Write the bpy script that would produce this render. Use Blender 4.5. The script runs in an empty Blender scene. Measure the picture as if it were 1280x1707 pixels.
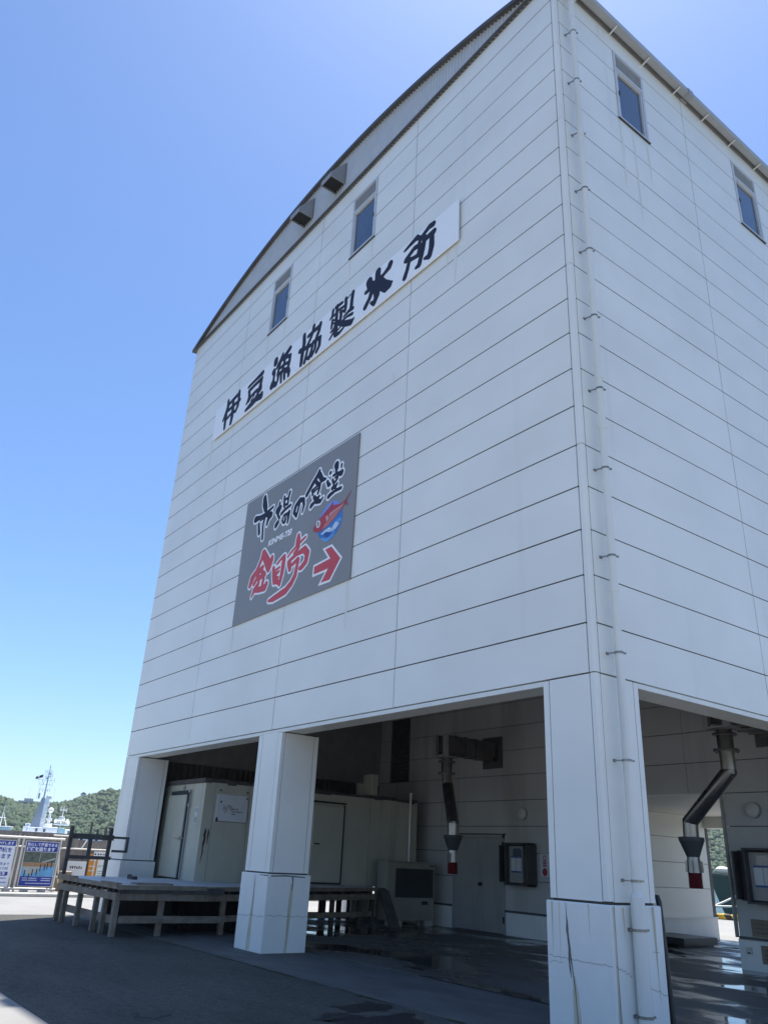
import bpy, math, random
import numpy as np
from mathutils import Vector, Matrix
random.seed(7)
rng = np.random.default_rng(7)
S = bpy.context.scene
COL = S.collection
PI = math.pi

# ---------------------------------------------------------------- camera, sky, sun, exposure
cam = bpy.data.cameras.new("camera")
cam_o = bpy.data.objects.new("camera", cam)
COL.objects.link(cam_o)
cam.sensor_fit = 'HORIZONTAL'
cam.sensor_width = 36.0
cam.lens = 36.0 * 1309.8 / 1280.0
cam.clip_end = 6000
R_ = Vector((0.60374259, 0.79574395, 0.04781682))
U_ = Vector((0.29584703, -0.2793548, 0.91347437))
F_ = Vector((-0.74024957, 0.53735692, 0.40407687))
cam_o.matrix_world = Matrix(((R_.x, U_.x, -F_.x, 5.7662), (R_.y, U_.y, -F_.y, -7.2983), (R_.z, U_.z, -F_.z, 1.5104), (0, 0, 0, 1)))
S.camera = cam_o

SUN_EL = math.radians(72.5)
SUN_AZ = math.atan2(-3.2, 4.7)           # measured from +Y towards +X
world = bpy.data.worlds.new("World")
S.world = world
world.use_nodes = True
wn = world.node_tree
bg = wn.nodes["Background"]
sky = wn.nodes.new("ShaderNodeTexSky")
sky.sky_type = 'NISHITA'
sky.sun_disc = False
sky.sun_elevation = SUN_EL
sky.sun_rotation = SUN_AZ
sky.altitude = 0
sky.air_density = 1.0
sky.dust_density = 0.55
sky.ozone_density = 10.0
wn.links.new(sky.outputs[0], bg.inputs[0])
bg.inputs[1].default_value = 0.10

sun = bpy.data.lights.new("sun", 'SUN')
sun.energy = 4.6
sun.angle = math.radians(0.53)
sun.color = (1.0, 0.95, 0.87)
sun_o = bpy.data.objects.new("sun", sun)
COL.objects.link(sun_o)
sd = Vector((math.sin(SUN_AZ) * math.cos(SUN_EL), math.cos(SUN_AZ) * math.cos(SUN_EL), math.sin(SUN_EL)))
sun_o.rotation_euler = sd.to_track_quat('Z', 'Y').to_euler()
sun_o.location = (0, 0, 60)

S.view_settings.view_transform = 'Standard'
S.view_settings.look = 'None'
S.view_settings.exposure = 1.03
S.view_settings.gamma = 1.0
S.cycles.max_bounces = 10
S.cycles.diffuse_bounces = 6
S.cycles.glossy_bounces = 4

# ---------------------------------------------------------------- helpers
def tag(o, label=None, cat=None, group=None, kind=None):
    if label: o["label"] = label
    if cat: o["category"] = cat
    if group: o["group"] = group
    if kind: o["kind"] = kind
    return o

def empty(name, loc=(0, 0, 0), rz=0.0, label=None, cat=None, group=None):
    o = bpy.data.objects.new(name, None)
    o.empty_display_size = 0.3
    COL.objects.link(o)
    o.location = loc
    o.rotation_euler = (0, 0, rz)
    return tag(o, label, cat, group)

class MB:
    """collects boxes, tubes and plates and links them as ONE mesh object"""
    def __init__(s):
        s.v = []; s.f = []; s.m = []
    def add(s, vs, fs, m=0):
        b = len(s.v)
        s.v += [tuple(v) for v in vs]
        for f in fs:
            s.f.append([b + i for i in f]); s.m.append(m)
    def box(s, x0, x1, y0, y1, z0, z1, m=0):
        vs = [(x0, y0, z0), (x1, y0, z0), (x1, y1, z0), (x0, y1, z0), (x0, y0, z1), (x1, y0, z1), (x1, y1, z1), (x0, y1, z1)]
        s.add(vs, [(3, 2, 1, 0), (4, 5, 6, 7), (0, 1, 5, 4), (1, 2, 6, 5), (2, 3, 7, 6), (3, 0, 4, 7)], m)
    def cbox(s, x0, x1, y0, y1, z0, z1, c=0.01, m=0):
        """box with chamfered edges"""
        vs = []; 
        X = (x0, x1); Y = (y0, y1); Z = (z0, z1)
        idx = {}
        for i in (0, 1):
            for j in (0, 1):
                for k in (0, 1):
                    sx = c if i == 0 else -c; sy = c if j == 0 else -c; sz = c if k == 0 else -c
                    idx[(i, j, k, 0)] = len(vs); vs.append((X[i], Y[j] + sy, Z[k] + sz))
                    idx[(i, j, k, 1)] = len(vs); vs.append((X[i] + sx, Y[j], Z[k] + sz))
                    idx[(i, j, k, 2)] = len(vs); vs.append((X[i] + sx, Y[j] + sy, Z[k]))
        fs = []
        q = [(0, 0), (1, 0), (1, 1), (0, 1)]
        for i in (0, 1): fs.append([idx[(i, a, b, 0)] for a, b in q])
        for j in (0, 1): fs.append([idx[(a, j, b, 1)] for a, b in q])
        for k in (0, 1): fs.append([idx[(a, b, k, 2)] for a, b in q])
        for a in (0, 1):
            for b in (0, 1):
                fs.append([idx[(0, a, b, 1)], idx[(1, a, b, 1)], idx[(1, a, b, 2)], idx[(0, a, b, 2)]])
                fs.append([idx[(a, 0, b, 0)], idx[(a, 1, b, 0)], idx[(a, 1, b, 2)], idx[(a, 0, b, 2)]])
                fs.append([idx[(a, b, 0, 0)], idx[(a, b, 1, 0)], idx[(a, b, 1, 1)], idx[(a, b, 0, 1)]])
        for a in (0, 1):
            for b in (0, 1):
                for d in (0, 1):
                    fs.append([idx[(a, b, d, 0)], idx[(a, b, d, 1)], idx[(a, b, d, 2)]])
        s.add(vs, fs, m)
    def tube(s, p0, p1, r0, r1=None, n=12, m=0, caps=True):
        r1 = r0 if r1 is None else r1
        p0 = Vector(p0); p1 = Vector(p1)
        d = (p1 - p0).normalized()
        a = d.orthogonal().normalized(); b = d.cross(a)
        vs = []
        for p, r in ((p0, r0), (p1, r1)):
            for i in range(n):
                t = 2 * PI * i / n
                vs.append(p + (a * math.cos(t) + b * math.sin(t)) * r)
        fs = [(i, (i + 1) % n, n + (i + 1) % n, n + i) for i in range(n)]
        if caps:
            fs.append(list(range(n))[::-1]); fs.append(list(range(n, 2 * n)))
        s.add(vs, fs, m)
    def path(s, pts, r, n=8, m=0):
        """bent tube with mitred joints"""
        pts = [Vector(p) for p in pts]
        rs = r if isinstance(r, (list, tuple)) else [r] * len(pts)
        rings = []
        ref = None
        for i, p in enumerate(pts):
            if i == 0: d = (pts[1] - pts[0]).normalized(); k = 1
            elif i == len(pts) - 1: d = (pts[-1] - pts[-2]).normalized(); k = 1
            else:
                d1 = (p - pts[i - 1]).normalized(); d2 = (pts[i + 1] - p).normalized()
                d = (d1 + d2).normalized(); k = 1
            if ref is None: ref = d.orthogonal().normalized()
            a = (ref - d * ref.dot(d)).normalized(); ref = a
            b = d.cross(a)
            rings.append([p + (a * math.cos(2 * PI * j / n) + b * math.sin(2 * PI * j / n)) * rs[i] * k for j in range(n)])
        vs = [v for rg in rings for v in rg]
        fs = []
        for i in range(len(pts) - 1):
            for j in range(n):
                fs.append((i * n + j, i * n + (j + 1) % n, (i + 1) * n + (j + 1) % n, (i + 1) * n + j))
        fs.append(list(range(n))[::-1]); fs.append([len(vs) - n + j for j in range(n)])
        s.add(vs, fs, m)
    def bar(s, p0, p1, w, h, m=0, up=(0, 0, 1)):
        """rectangular bar from p0 to p1"""
        p0 = Vector(p0); p1 = Vector(p1)
        d = (p1 - p0).normalized()
        up = Vector(up)
        if abs(d.dot(up)) > 0.98: up = Vector((0, 1, 0))
        a = d.cross(up).normalized() * (w / 2); b = a.cross(d).normalized() * (h / 2)
        vs = [p + i * a + j * b for p in (p0, p1) for i, j in ((-1, -1), (1, -1), (1, 1), (-1, 1))]
        s.add(vs, [(3, 2, 1, 0), (4, 5, 6, 7), (0, 1, 5, 4), (1, 2, 6, 5), (2, 3, 7, 6), (3, 0, 4, 7)], m)
    def plate(s, pts, n, t, m=0):
        """flat outline pts extruded by t along n"""
        n = Vector(n) * t; k = len(pts)
        p = [Vector(q) for q in pts]
        s.add(p + [q + n for q in p], [list(range(k))[::-1], list(range(k, 2 * k))] + [(i, (i + 1) % k, k + (i + 1) % k, k + i) for i in range(k)], m)
    def ball(s, c, r, seg=12, m=0, sc=(1, 1, 1)):
        vs = []; fs = []
        rg = seg // 2
        for i in range(rg + 1):
            th = PI * i / rg
            for j in range(seg):
                ph = 2 * PI * j / seg
                vs.append((c[0] + r * sc[0] * math.sin(th) * math.cos(ph), c[1] + r * sc[1] * math.sin(th) * math.sin(ph), c[2] + r * sc[2] * math.cos(th)))
        for i in range(rg):
            for j in range(seg):
                fs.append((i * seg + j, (i + 1) * seg + j, (i + 1) * seg + (j + 1) % seg, i * seg + (j + 1) % seg))
        s.add(vs, fs, m)
    def build(s, name, mats, parent=None, smooth=False, fixn=True):
        me = bpy.data.meshes.new(name)
        me.from_pydata(s.v, [], s.f)
        mats = mats if isinstance(mats, (list, tuple)) else [mats]
        for m in mats: me.materials.append(m)
        me.polygons.foreach_set("material_index", s.m)
        if smooth:
            me.polygons.foreach_set("use_smooth", [True] * len(s.f))
        me.update()
        o = bpy.data.objects.new(name, me)
        COL.objects.link(o)
        if parent is not None: o.parent = parent
        if smooth:
            md = o.modifiers.new("edges", 'EDGE_SPLIT'); md.split_angle = math.radians(35)
        return o

# ---------------------------------------------------------------- materials (all procedural)
def nd(t, k, **kw):
    n = t.nodes.new(k)
    for a, b in kw.items(): setattr(n, a, b)
    return n

def pos_map(t, scale):
    g = nd(t, "ShaderNodeNewGeometry")
    m = nd(t, "ShaderNodeMapping")
    m.inputs["Scale"].default_value = scale
    t.links.new(g.outputs["Position"], m.inputs["Vector"])
    return m.outputs[0]

def noise(t, vec, scale=1.0, detail=4.0, rough=0.55):
    n = nd(t, "ShaderNodeTexNoise")
    n.inputs["Scale"].default_value = scale
    n.inputs["Detail"].default_value = detail
    n.inputs["Roughness"].default_value = rough
    t.links.new(vec, n.inputs["Vector"])
    return n.outputs["Fac"]

def ramp(t, fac, a, b, c0=(0, 0, 0, 1), c1=(1, 1, 1, 1)):
    r = nd(t, "ShaderNodeValToRGB")
    r.color_ramp.elements[0].position = a; r.color_ramp.elements[0].color = c0
    r.color_ramp.elements[1].position = b; r.color_ramp.elements[1].color = c1
    t.links.new(fac, r.inputs[0])
    return r.outputs[0]

def mix(t, fac, c0, c1, mode='MIX'):
    m = nd(t, "ShaderNodeMixRGB", blend_type=mode)
    if isinstance(fac, (int, float)): m.inputs[0].default_value = fac
    else: t.links.new(fac, m.inputs[0])
    for i, c in ((1, c0), (2, c1)):
        if isinstance(c, tuple): m.inputs[i].default_value = (*c[:3], 1)
        else: t.links.new(c, m.inputs[i])
    return m.outputs[0]

def mat(name, base, rough=0.6, metal=0.0, var=0.12, vscale=(3, 3, 3), streak=None, bump=0.0, bscale=60.0, spots=None, spec=0.5, rvar=0.0):
    """principled with noise variation; streak / spots = (colour, scale xyz, low, high)"""
    m = bpy.data.materials.new(name)
    m.use_nodes = True
    t = m.node_tree
    b = t.nodes["Principled BSDF"]
    b.inputs["Roughness"].default_value = rough
    b.inputs["Metallic"].default_value = metal
    b.inputs["Specular IOR Level"].default_value = spec
    col = tuple(base)
    if var > 0:
        f = ramp(t, noise(t, pos_map(t, vscale), 1.0, 5.0, 0.6), 0.3, 0.7)
        dk = tuple(c * (1 - var) for c in base); lt = tuple(min(1, c * (1 + var * 0.6)) for c in base)
        col = mix(t, f, dk, lt)
    for st in (streak, spots):
        if st:
            c, sc, lo, hi = st
            f = ramp(t, noise(t, pos_map(t, sc), 1.0, 4.0, 0.6), lo, hi)
            col = mix(t, f, col, tuple(c))
    if isinstance(col, tuple): b.inputs["Base Color"].default_value = (*col, 1)
    else: t.links.new(col, b.inputs["Base Color"])
    if rvar > 0:
        f = noise(t, pos_map(t, (1.5, 1.5, 1.5)), 1.0, 3.0)
        mr = nd(t, "ShaderNodeMapRange")
        mr.inputs["To Min"].default_value = max(0.02, rough - rvar); mr.inputs["To Max"].default_value = min(1, rough + rvar)
        t.links.new(f, mr.inputs["Value"]); t.links.new(mr.outputs[0], b.inputs["Roughness"])
    if bump > 0:
        bn = nd(t, "ShaderNodeBump")
        bn.inputs["Strength"].default_value = bump
        bn.inputs["Distance"].default_value = 0.01
        t.links.new(noise(t, pos_map(t, (1, 1, 1)), bscale, 4.0), bn.inputs["Height"])
        t.links.new(bn.outputs[0], b.inputs["Normal"])
    return m

M = {}
M['panel'] = mat("painted_panel", (0.80, 0.80, 0.75), 0.36, var=0.075, vscale=(0.5, 0.5, 0.6), streak=((0.66, 0.66, 0.61), (2.4, 2.4, 0.10), 0.63, 0.92), bump=0.05, bscale=25, rvar=0.08)
M['panel_in'] = mat("painted_panel_shade_dark", (0.50, 0.50, 0.48), 0.55, var=0.10, vscale=(0.8, 0.8, 0.6), streak=((0.36, 0.35, 0.31), (1.8, 1.8, 0.12), 0.52, 0.8))  # siding with grime runs, base colour darkened for the bay's shade
M['joint'] = mat("joint_sealant", (0.062, 0.054, 0.047), 0.8, var=0.2)
M['joint_lt'] = mat("joint_sealant_grey", (0.12, 0.115, 0.11), 0.8, var=0.2)
M['trim'] = mat("trim_metal_white", (0.75, 0.75, 0.70), 0.4, var=0.06, vscale=(2, 2, 0.6))
M['plinth'] = mat("painted_concrete_plinth", (0.80, 0.80, 0.755), 0.55, var=0.08, vscale=(1.5, 1.5, 0.7), streak=((0.42, 0.34, 0.20), (3.4, 3.4, 0.16), 0.66, 0.80), bump=0.12, bscale=40)
M['rust'] = mat("rust_stain", (0.085, 0.040, 0.022), 0.9, var=0.5, vscale=(14, 14, 3))
M['backing'] = mat('dark_backing', (0.06, 0.06, 0.06), 0.8, var=0.1)  # plain dark colour for a backing behind joints
M['crack'] = mat("crack_dark", (0.17, 0.16, 0.145), 0.9, var=0.4, vscale=(20, 20, 20))
M['stain'] = mat("rust_run_pale", (0.64, 0.58, 0.44), 0.8, var=0.3, vscale=(9, 9, 1.2))
M['dirt'] = mat("dirt_run", (0.76, 0.76, 0.705), 0.7, var=0.12, vscale=(9, 9, 1.2))
M['roof'] = mat("roof_metal_brown", (0.115, 0.105, 0.095), 0.45, 0.3, var=0.15)
M['flash'] = mat("flashing_dark", (0.085, 0.08, 0.075), 0.5, 0.3, var=0.2)
M['corr'] = mat("corrugated_gable", (0.56, 0.57, 0.57), 0.4, 0.1, var=0.06)
M['hood'] = mat("vent_hood_metal", (0.34, 0.34, 0.335), 0.45, 0.3, var=0.08)
M['black'] = mat("black_part_hood_shade", (0.012, 0.012, 0.013), 0.7, var=0.2)
M['gutter'] = mat("gutter_grey", (0.40, 0.40, 0.385), 0.4, 0.1, var=0.08)
M['pipe'] = mat("pvc_pipe", (0.74, 0.74, 0.69), 0.35, var=0.05, vscale=(4, 4, 0.8), streak=((0.5, 0.5, 0.48), (6, 6, 0.3), 0.55, 0.85))
M['clamp'] = mat("clamp_steel", (0.30, 0.29, 0.27), 0.4, 0.7, var=0.35, vscale=(30, 30, 30))
M['alu'] = mat("window_aluminium", (0.60, 0.61, 0.61), 0.35, 0.2, var=0.05)
M['glass'] = mat("window_glass", (0.045, 0.075, 0.125), 0.05, 0.0, var=0.35, vscale=(0.9, 0.9, 0.7), spec=1.0)
M['louver'] = mat("louver_metal", (0.70, 0.70, 0.68), 0.45, 0.2, var=0.06)
M['louver_dk'] = mat("louver_dark", (0.10, 0.10, 0.10), 0.5, 0.2, var=0.15)
M['sign_white'] = mat("sign_white", (0.90, 0.905, 0.91), 0.35, var=0.03, vscale=(0.8, 0.8, 0.8))
M['ink'] = mat("sign_ink_navy", (0.018, 0.021, 0.042), 0.6, var=0.08, spec=0.25)
M['sign_grey'] = mat("sign_grey_metallic", (0.265, 0.255, 0.242), 0.45, 0.1, var=0.05, vscale=(0.6, 0.6, 0.6))
M['sign_red'] = mat("sign_red", (0.60, 0.068, 0.080), 0.5, var=0.06)
M['fish_red'] = mat("fish_red", (0.46, 0.035, 0.040), 0.45, var=0.25, vscale=(5, 5, 5))
M['fish_pink'] = mat("fish_orange", (0.55, 0.18, 0.13), 0.45, var=0.2, vscale=(7, 7, 7))
M['fish_lt'] = mat("fish_pale", (0.62, 0.33, 0.34), 0.45, var=0.1)
M['globe'] = mat("globe_blue", (0.05, 0.20, 0.58), 0.45, var=0.2, vscale=(4, 4, 4))
M['globe_lt'] = mat("globe_light_blue", (0.20, 0.30, 0.72), 0.45, var=0.1)
M['deepblue'] = mat("sea_deep_blue", (0.015, 0.07, 0.33), 0.45, var=0.2)
M['wave'] = mat("wave_white_blue", (0.62, 0.76, 0.90), 0.45, var=0.35, vscale=(12, 12, 12))
M['wave_mid'] = mat("wave_sky_blue", (0.13, 0.36, 0.70), 0.45, var=0.2, vscale=(8, 8, 8))
M['cold'] = mat("cold_room_panel", (0.48, 0.475, 0.385), 0.4, var=0.10, vscale=(1.2, 1.2, 0.8), streak=((0.30, 0.30, 0.25), (3, 3, 0.2), 0.58, 0.85))
M['cold_dk'] = mat("cold_room_seam", (0.10, 0.105, 0.10), 0.6, var=0.2)
M['gasket'] = mat("door_gasket", (0.02, 0.03, 0.035), 0.6, var=0.2)
M['steel'] = mat("stainless_steel", (0.36, 0.335, 0.30), 0.33, 0.9, var=0.25, vscale=(5, 5, 2), rvar=0.12)
M['steel_dk'] = mat("dark_steel_pipe", (0.17, 0.163, 0.155), 0.30, 0.85, var=0.3, vscale=(4, 4, 4), rvar=0.1)
M['rubber'] = mat("grey_rubber_funnel", (0.055, 0.06, 0.068), 0.55, var=0.15)
M['hose'] = mat("red_ribbed_hose", (0.17, 0.022, 0.028), 0.4, var=0.15)
M['wood'] = mat("weathered_timber", (0.235, 0.19, 0.14), 0.8, var=0.35, vscale=(6, 6, 1.4), streak=((0.30, 0.28, 0.25), (3, 3, 9), 0.5, 0.8), bump=0.3, bscale=30)
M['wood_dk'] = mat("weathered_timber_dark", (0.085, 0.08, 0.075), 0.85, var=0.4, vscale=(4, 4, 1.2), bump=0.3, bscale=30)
M['decktop'] = mat("deck_sheet", (0.58, 0.58, 0.57), 0.5, var=0.2, vscale=(1.4, 1.4, 1), spots=((0.38, 0.38, 0.37), (4, 4, 4), 0.6, 0.75))
M['ac'] = mat("unit_casing_beige", (0.30, 0.285, 0.235), 0.5, var=0.12, vscale=(2, 2, 1), streak=((0.16, 0.13, 0.10), (4, 4, 0.5), 0.62, 0.85))
M['fin'] = mat("coil_fins", (0.09, 0.10, 0.105), 0.5, 0.4, var=0.15)
M['door'] = mat("steel_door_grey", (0.36, 0.36, 0.34), 0.45, var=0.06, streak=((0.28, 0.27, 0.24), (2, 2, 0.3), 0.55, 0.85))
M['cab'] = mat("cabinet_dark_frame", (0.06, 0.06, 0.062), 0.5, var=0.2)
M['cab_in'] = mat("cabinet_front", (0.32, 0.32, 0.30), 0.45, var=0.12)
M['paper'] = mat("paper_white", (0.62, 0.64, 0.66), 0.7, var=0.06)
M['paper_bl'] = mat("paper_blue_strip", (0.04, 0.10, 0.28), 0.6, var=0.1)
M['plate_br'] = mat("brown_notice_plate", (0.24, 0.18, 0.12), 0.55, var=0.2)
M['lamp'] = mat("lamp_cover_opal", (0.55, 0.55, 0.52), 0.35, var=0.05)
M['redmark'] = mat("notice_red", (0.36, 0.02, 0.03), 0.5, var=0.1)
M['blackpaint'] = mat("black_paint", (0.018, 0.018, 0.02), 0.35, var=0.2, rvar=0.1)
M['galv'] = mat("galvanised_pipe", (0.66, 0.64, 0.60), 0.4, 0.3, var=0.15, vscale=(6, 6, 6))
M['poster_blue'] = mat("poster_navy", (0.020, 0.045, 0.30), 0.4, var=0.05)
M['poster_white'] = mat("poster_white", (0.70, 0.74, 0.82), 0.4, var=0.03)
M['poster_sky'] = mat("poster_water_blue", (0.13, 0.36, 0.62), 0.4, var=0.18, vscale=(3, 3, 2))
M['poster_hill'] = mat("poster_photo_green", (0.09, 0.12, 0.10), 0.5, var=0.5, vscale=(7, 7, 9))
M['poster_pier'] = mat("poster_pier_brown", (0.34, 0.20, 0.11), 0.5, var=0.3, vscale=(6, 6, 6))
M['poster_grey'] = mat("poster_slab_grey", (0.34, 0.38, 0.37), 0.5, var=0.1)
M['orange'] = mat("board_orange", (0.62, 0.24, 0.015), 0.5, var=0.1)
M['board_white'] = mat("board_white", (0.68, 0.69, 0.70), 0.5, var=0.05)
M['green'] = mat("print_green", (0.08, 0.28, 0.16), 0.6, var=0.2)
M['hoard'] = mat("hoarding_sheet_brown", (0.24, 0.215, 0.20), 0.7, var=0.2, vscale=(6, 9, 0.8), streak=((0.10, 0.09, 0.085), (7, 9, 0.5), 0.52, 0.68))
M['shipwhite'] = mat("ship_white", (0.95, 0.95, 0.94), 0.45, var=0.08, vscale=(1, 1, 1))
M['shipgrey'] = mat("ship_grey", (0.40, 0.43, 0.48), 0.5, var=0.08)
M['shipblue'] = mat("ship_pale_blue", (0.36, 0.55, 0.62), 0.5, var=0.1)
M['hullgreen'] = mat("hull_dark_green", (0.04, 0.075, 0.07), 0.4, var=0.25, vscale=(1, 1, 1))
M['rope'] = mat("white_rope", (0.72, 0.70, 0.64), 0.8, var=0.15, vscale=(20, 20, 20))
M['tyre'] = mat("tyre_rubber", (0.02, 0.02, 0.021), 0.8, var=0.2)
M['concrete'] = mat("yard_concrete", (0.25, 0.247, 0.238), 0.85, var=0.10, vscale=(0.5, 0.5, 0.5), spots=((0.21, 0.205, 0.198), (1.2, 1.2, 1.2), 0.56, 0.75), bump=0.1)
M['kerbc'] = mat("kerb_concrete", (0.44, 0.435, 0.41), 0.85, var=0.15, bump=0.1)
M['house'] = mat("hotel_wall", (0.80, 0.80, 0.82), 0.8, var=0.1)
M['window_far'] = mat("far_window", (0.10, 0.12, 0.16), 0.3, var=0.1)

def asphalt():
    m = bpy.data.materials.new("asphalt"); m.use_nodes = True
    t = m.node_tree; b = t.nodes["Principled BSDF"]
    big = ramp(t, noise(t, pos_map(t, (0.30, 0.75, 1)), 1.0, 6, 0.65), 0.32, 0.70)
    c = mix(t, big, (0.054, 0.053, 0.047), (0.104, 0.101, 0.090))
    mid = ramp(t, noise(t, pos_map(t, (1, 1, 1)), 9.0, 5, 0.75), 0.30, 0.72, (0.62, 0.62, 0.62, 1), (1.30, 1.30, 1.28, 1))
    fine = ramp(t, noise(t, pos_map(t, (1, 1, 1)), 38.0, 3, 0.8), 0.32, 0.70, (0.45, 0.45, 0.45, 1), (1.55, 1.55, 1.52, 1))
    c = mix(t, 1.0, mix(t, 1.0, c, mid, 'MULTIPLY'), fine, 'MULTIPLY')
    # pale chips and a few hairline cracks
    sp = ramp(t, noise(t, pos_map(t, (1, 1, 1)), 14.0, 2, 0.5), 0.735, 0.76)
    c = mix(t, sp, c, (0.17, 0.17, 0.16))
    vo = nd(t, "ShaderNodeTexVoronoi", feature='DISTANCE_TO_EDGE'); vo.inputs["Scale"].default_value = 0.45
    wp = nd(t, "ShaderNodeMixRGB", blend_type='ADD'); wp.inputs[0].default_value = 0.35
    t.links.new(pos_map(t, (1, 1, 1)), wp.inputs[1])
    nz = nd(t, "ShaderNodeTexNoise"); nz.inputs["Scale"].default_value = 3.0; nz.inputs["Detail"].default_value = 4; t.links.new(pos_map(t, (1, 1, 1)), nz.inputs["Vector"])
    t.links.new(nz.outputs["Color"], wp.inputs[2]); t.links.new(wp.outputs[0], vo.inputs["Vector"])
    ck = ramp(t, vo.outputs["Distance"], 0.002, 0.008, (1, 1, 1, 1), (0, 0, 0, 1))
    ckm = ramp(t, noise(t, pos_map(t, (0.25, 0.25, 1)), 1.0, 2), 0.52, 0.60)
    mm = nd(t, "ShaderNodeMath", operation='MULTIPLY'); t.links.new(ck, mm.inputs[0]); t.links.new(ckm, mm.inputs[1])
    c = mix(t, mm.outputs[0], c, (0.018, 0.019, 0.019))
    t.links.new(c, b.inputs["Base Color"])
    b.inputs["Roughness"].default_value = 0.85
    b.inputs["Specular IOR Level"].default_value = 0.3
    bn = nd(t, "ShaderNodeBump"); bn.inputs["Strength"].default_value = 0.5; bn.inputs["Distance"].default_value = 0.012
    t.links.new(noise(t, pos_map(t, (1, 1, 1)), 45.0, 3), bn.inputs["Height"]); t.links.new(bn.outputs[0], b.inputs["Normal"])
    return m
M['asphalt'] = asphalt()

def wetfloor(name, c_dry, c_wet, lo, hi, sc, rdry=0.6):
    m = bpy.data.materials.new(name); m.use_nodes = True
    t = m.node_tree; b = t.nodes["Principled BSDF"]
    big = ramp(t, noise(t, pos_map(t, (0.6, 0.6, 1)), 1.0, 6, 0.62), 0.3, 0.75)
    c = mix(t, big, tuple(x * 0.72 for x in c_dry), c_dry)
    wet = ramp(t, noise(t, pos_map(t, sc), 1.0, 5, 0.55), lo, hi)
    c = mix(t, wet, c, c_wet)
    bit = ramp(t, noise(t, pos_map(t, (5, 7, 1)), 1.0, 2, 0.5), 0.73, 0.75)
    c = mix(t, bit, c, (0.012, 0.012, 0.012))
    t.links.new(c, b.inputs["Base Color"])
    r = ramp(t, wet, 0, 1, (rdry, rdry, rdry, 1), (0.05, 0.05, 0.05, 1))
    t.links.new(r, b.inputs["Roughness"])
    bn = nd(t, "ShaderNodeBump"); bn.inputs["Strength"].default_value = 0.06; bn.inputs["Distance"].default_value = 0.01
    t.links.new(noise(t, pos_map(t, (1, 1, 1)), 6.0, 5), bn.inputs["Height"]); t.links.new(bn.outputs[0], b.inputs["Normal"])
    return m
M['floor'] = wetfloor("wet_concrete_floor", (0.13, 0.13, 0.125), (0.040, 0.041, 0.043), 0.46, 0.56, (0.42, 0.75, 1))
M['apron'] = mat("apron_concrete", (0.105, 0.107, 0.103), 0.8, var=0.35, vscale=(0.8, 2.2, 1), spots=((0.07, 0.07, 0.07), (0.7, 1.6, 1), 0.55, 0.7), bump=0.15)

def stripes():
    m = bpy.data.materials.new("kerb_yellow_black"); m.use_nodes = True
    t = m.node_tree; b = t.nodes["Principled BSDF"]
    g = nd(t, "ShaderNodeNewGeometry"); sx = nd(t, "ShaderNodeSeparateXYZ"); t.links.new(g.outputs["Position"], sx.inputs[0])
    ad = nd(t, "ShaderNodeMath", operation='MULTIPLY_ADD'); ad.inputs[1].default_value = 1.7
    ml = nd(t, "ShaderNodeMath", operation='MULTIPLY'); ml.inputs[1].default_value = 1.2
    t.links.new(sx.outputs[2], ml.inputs[0]); t.links.new(sx.outputs[0], ad.inputs[0]); t.links.new(ml.outputs[0], ad.inputs[2])
    fr = nd(t, "ShaderNodeMath", operation='FRACT'); t.links.new(ad.outputs[0], fr.inputs[0])
    gt = nd(t, "ShaderNodeMath", operation='GREATER_THAN'); gt.inputs[1].default_value = 0.5; t.links.new(fr.outputs[0], gt.inputs[0])
    t.links.new(mix(t, gt.outputs[0], (0.55, 0.36, 0.03), (0.03, 0.03, 0.03)), b.inputs["Base Color"])
    b.inputs["Roughness"].default_value = 0.7
    return m
M['stripes'] = stripes()
M['underdeck_shade'] = mat('underdeck_shade_boards', (0.020, 0.019, 0.018), 0.95, var=0.4, vscale=(5, 5, 2), spec=0.1)  # near-black colour stands in for shade below the platform
M['damp'] = mat('damp_asphalt', (0.022, 0.024, 0.025), 0.55, var=0.35, vscale=(9, 9, 9), bump=0.3, bscale=45, spec=0.3)
M['moss'] = mat('moss_line', (0.085, 0.085, 0.045), 0.9, var=0.5, vscale=(8, 8, 8))
M['lining'] = mat('lining_shade_dark', (0.22, 0.22, 0.21), 0.7, var=0.15)  # colour darkened to deepen the shade inside the open bay

def water():
    m = bpy.data.materials.new("sea_water"); m.use_nodes = True
    t = m.node_tree; b = t.nodes["Principled BSDF"]
    b.inputs["Base Color"].default_value = (0.03, 0.08, 0.10, 1)
    b.inputs["Roughness"].default_value = 0.12
    bn = nd(t, "ShaderNodeBump"); bn.inputs["Strength"].default_value = 0.5; bn.inputs["Distance"].default_value = 0.08
    t.links.new(noise(t, pos_map(t, (0.8, 1.5, 1)), 1.0, 4), bn.inputs["Height"]); t.links.new(bn.outputs[0], b.inputs["Normal"])
    return m
M['water'] = water()

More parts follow.
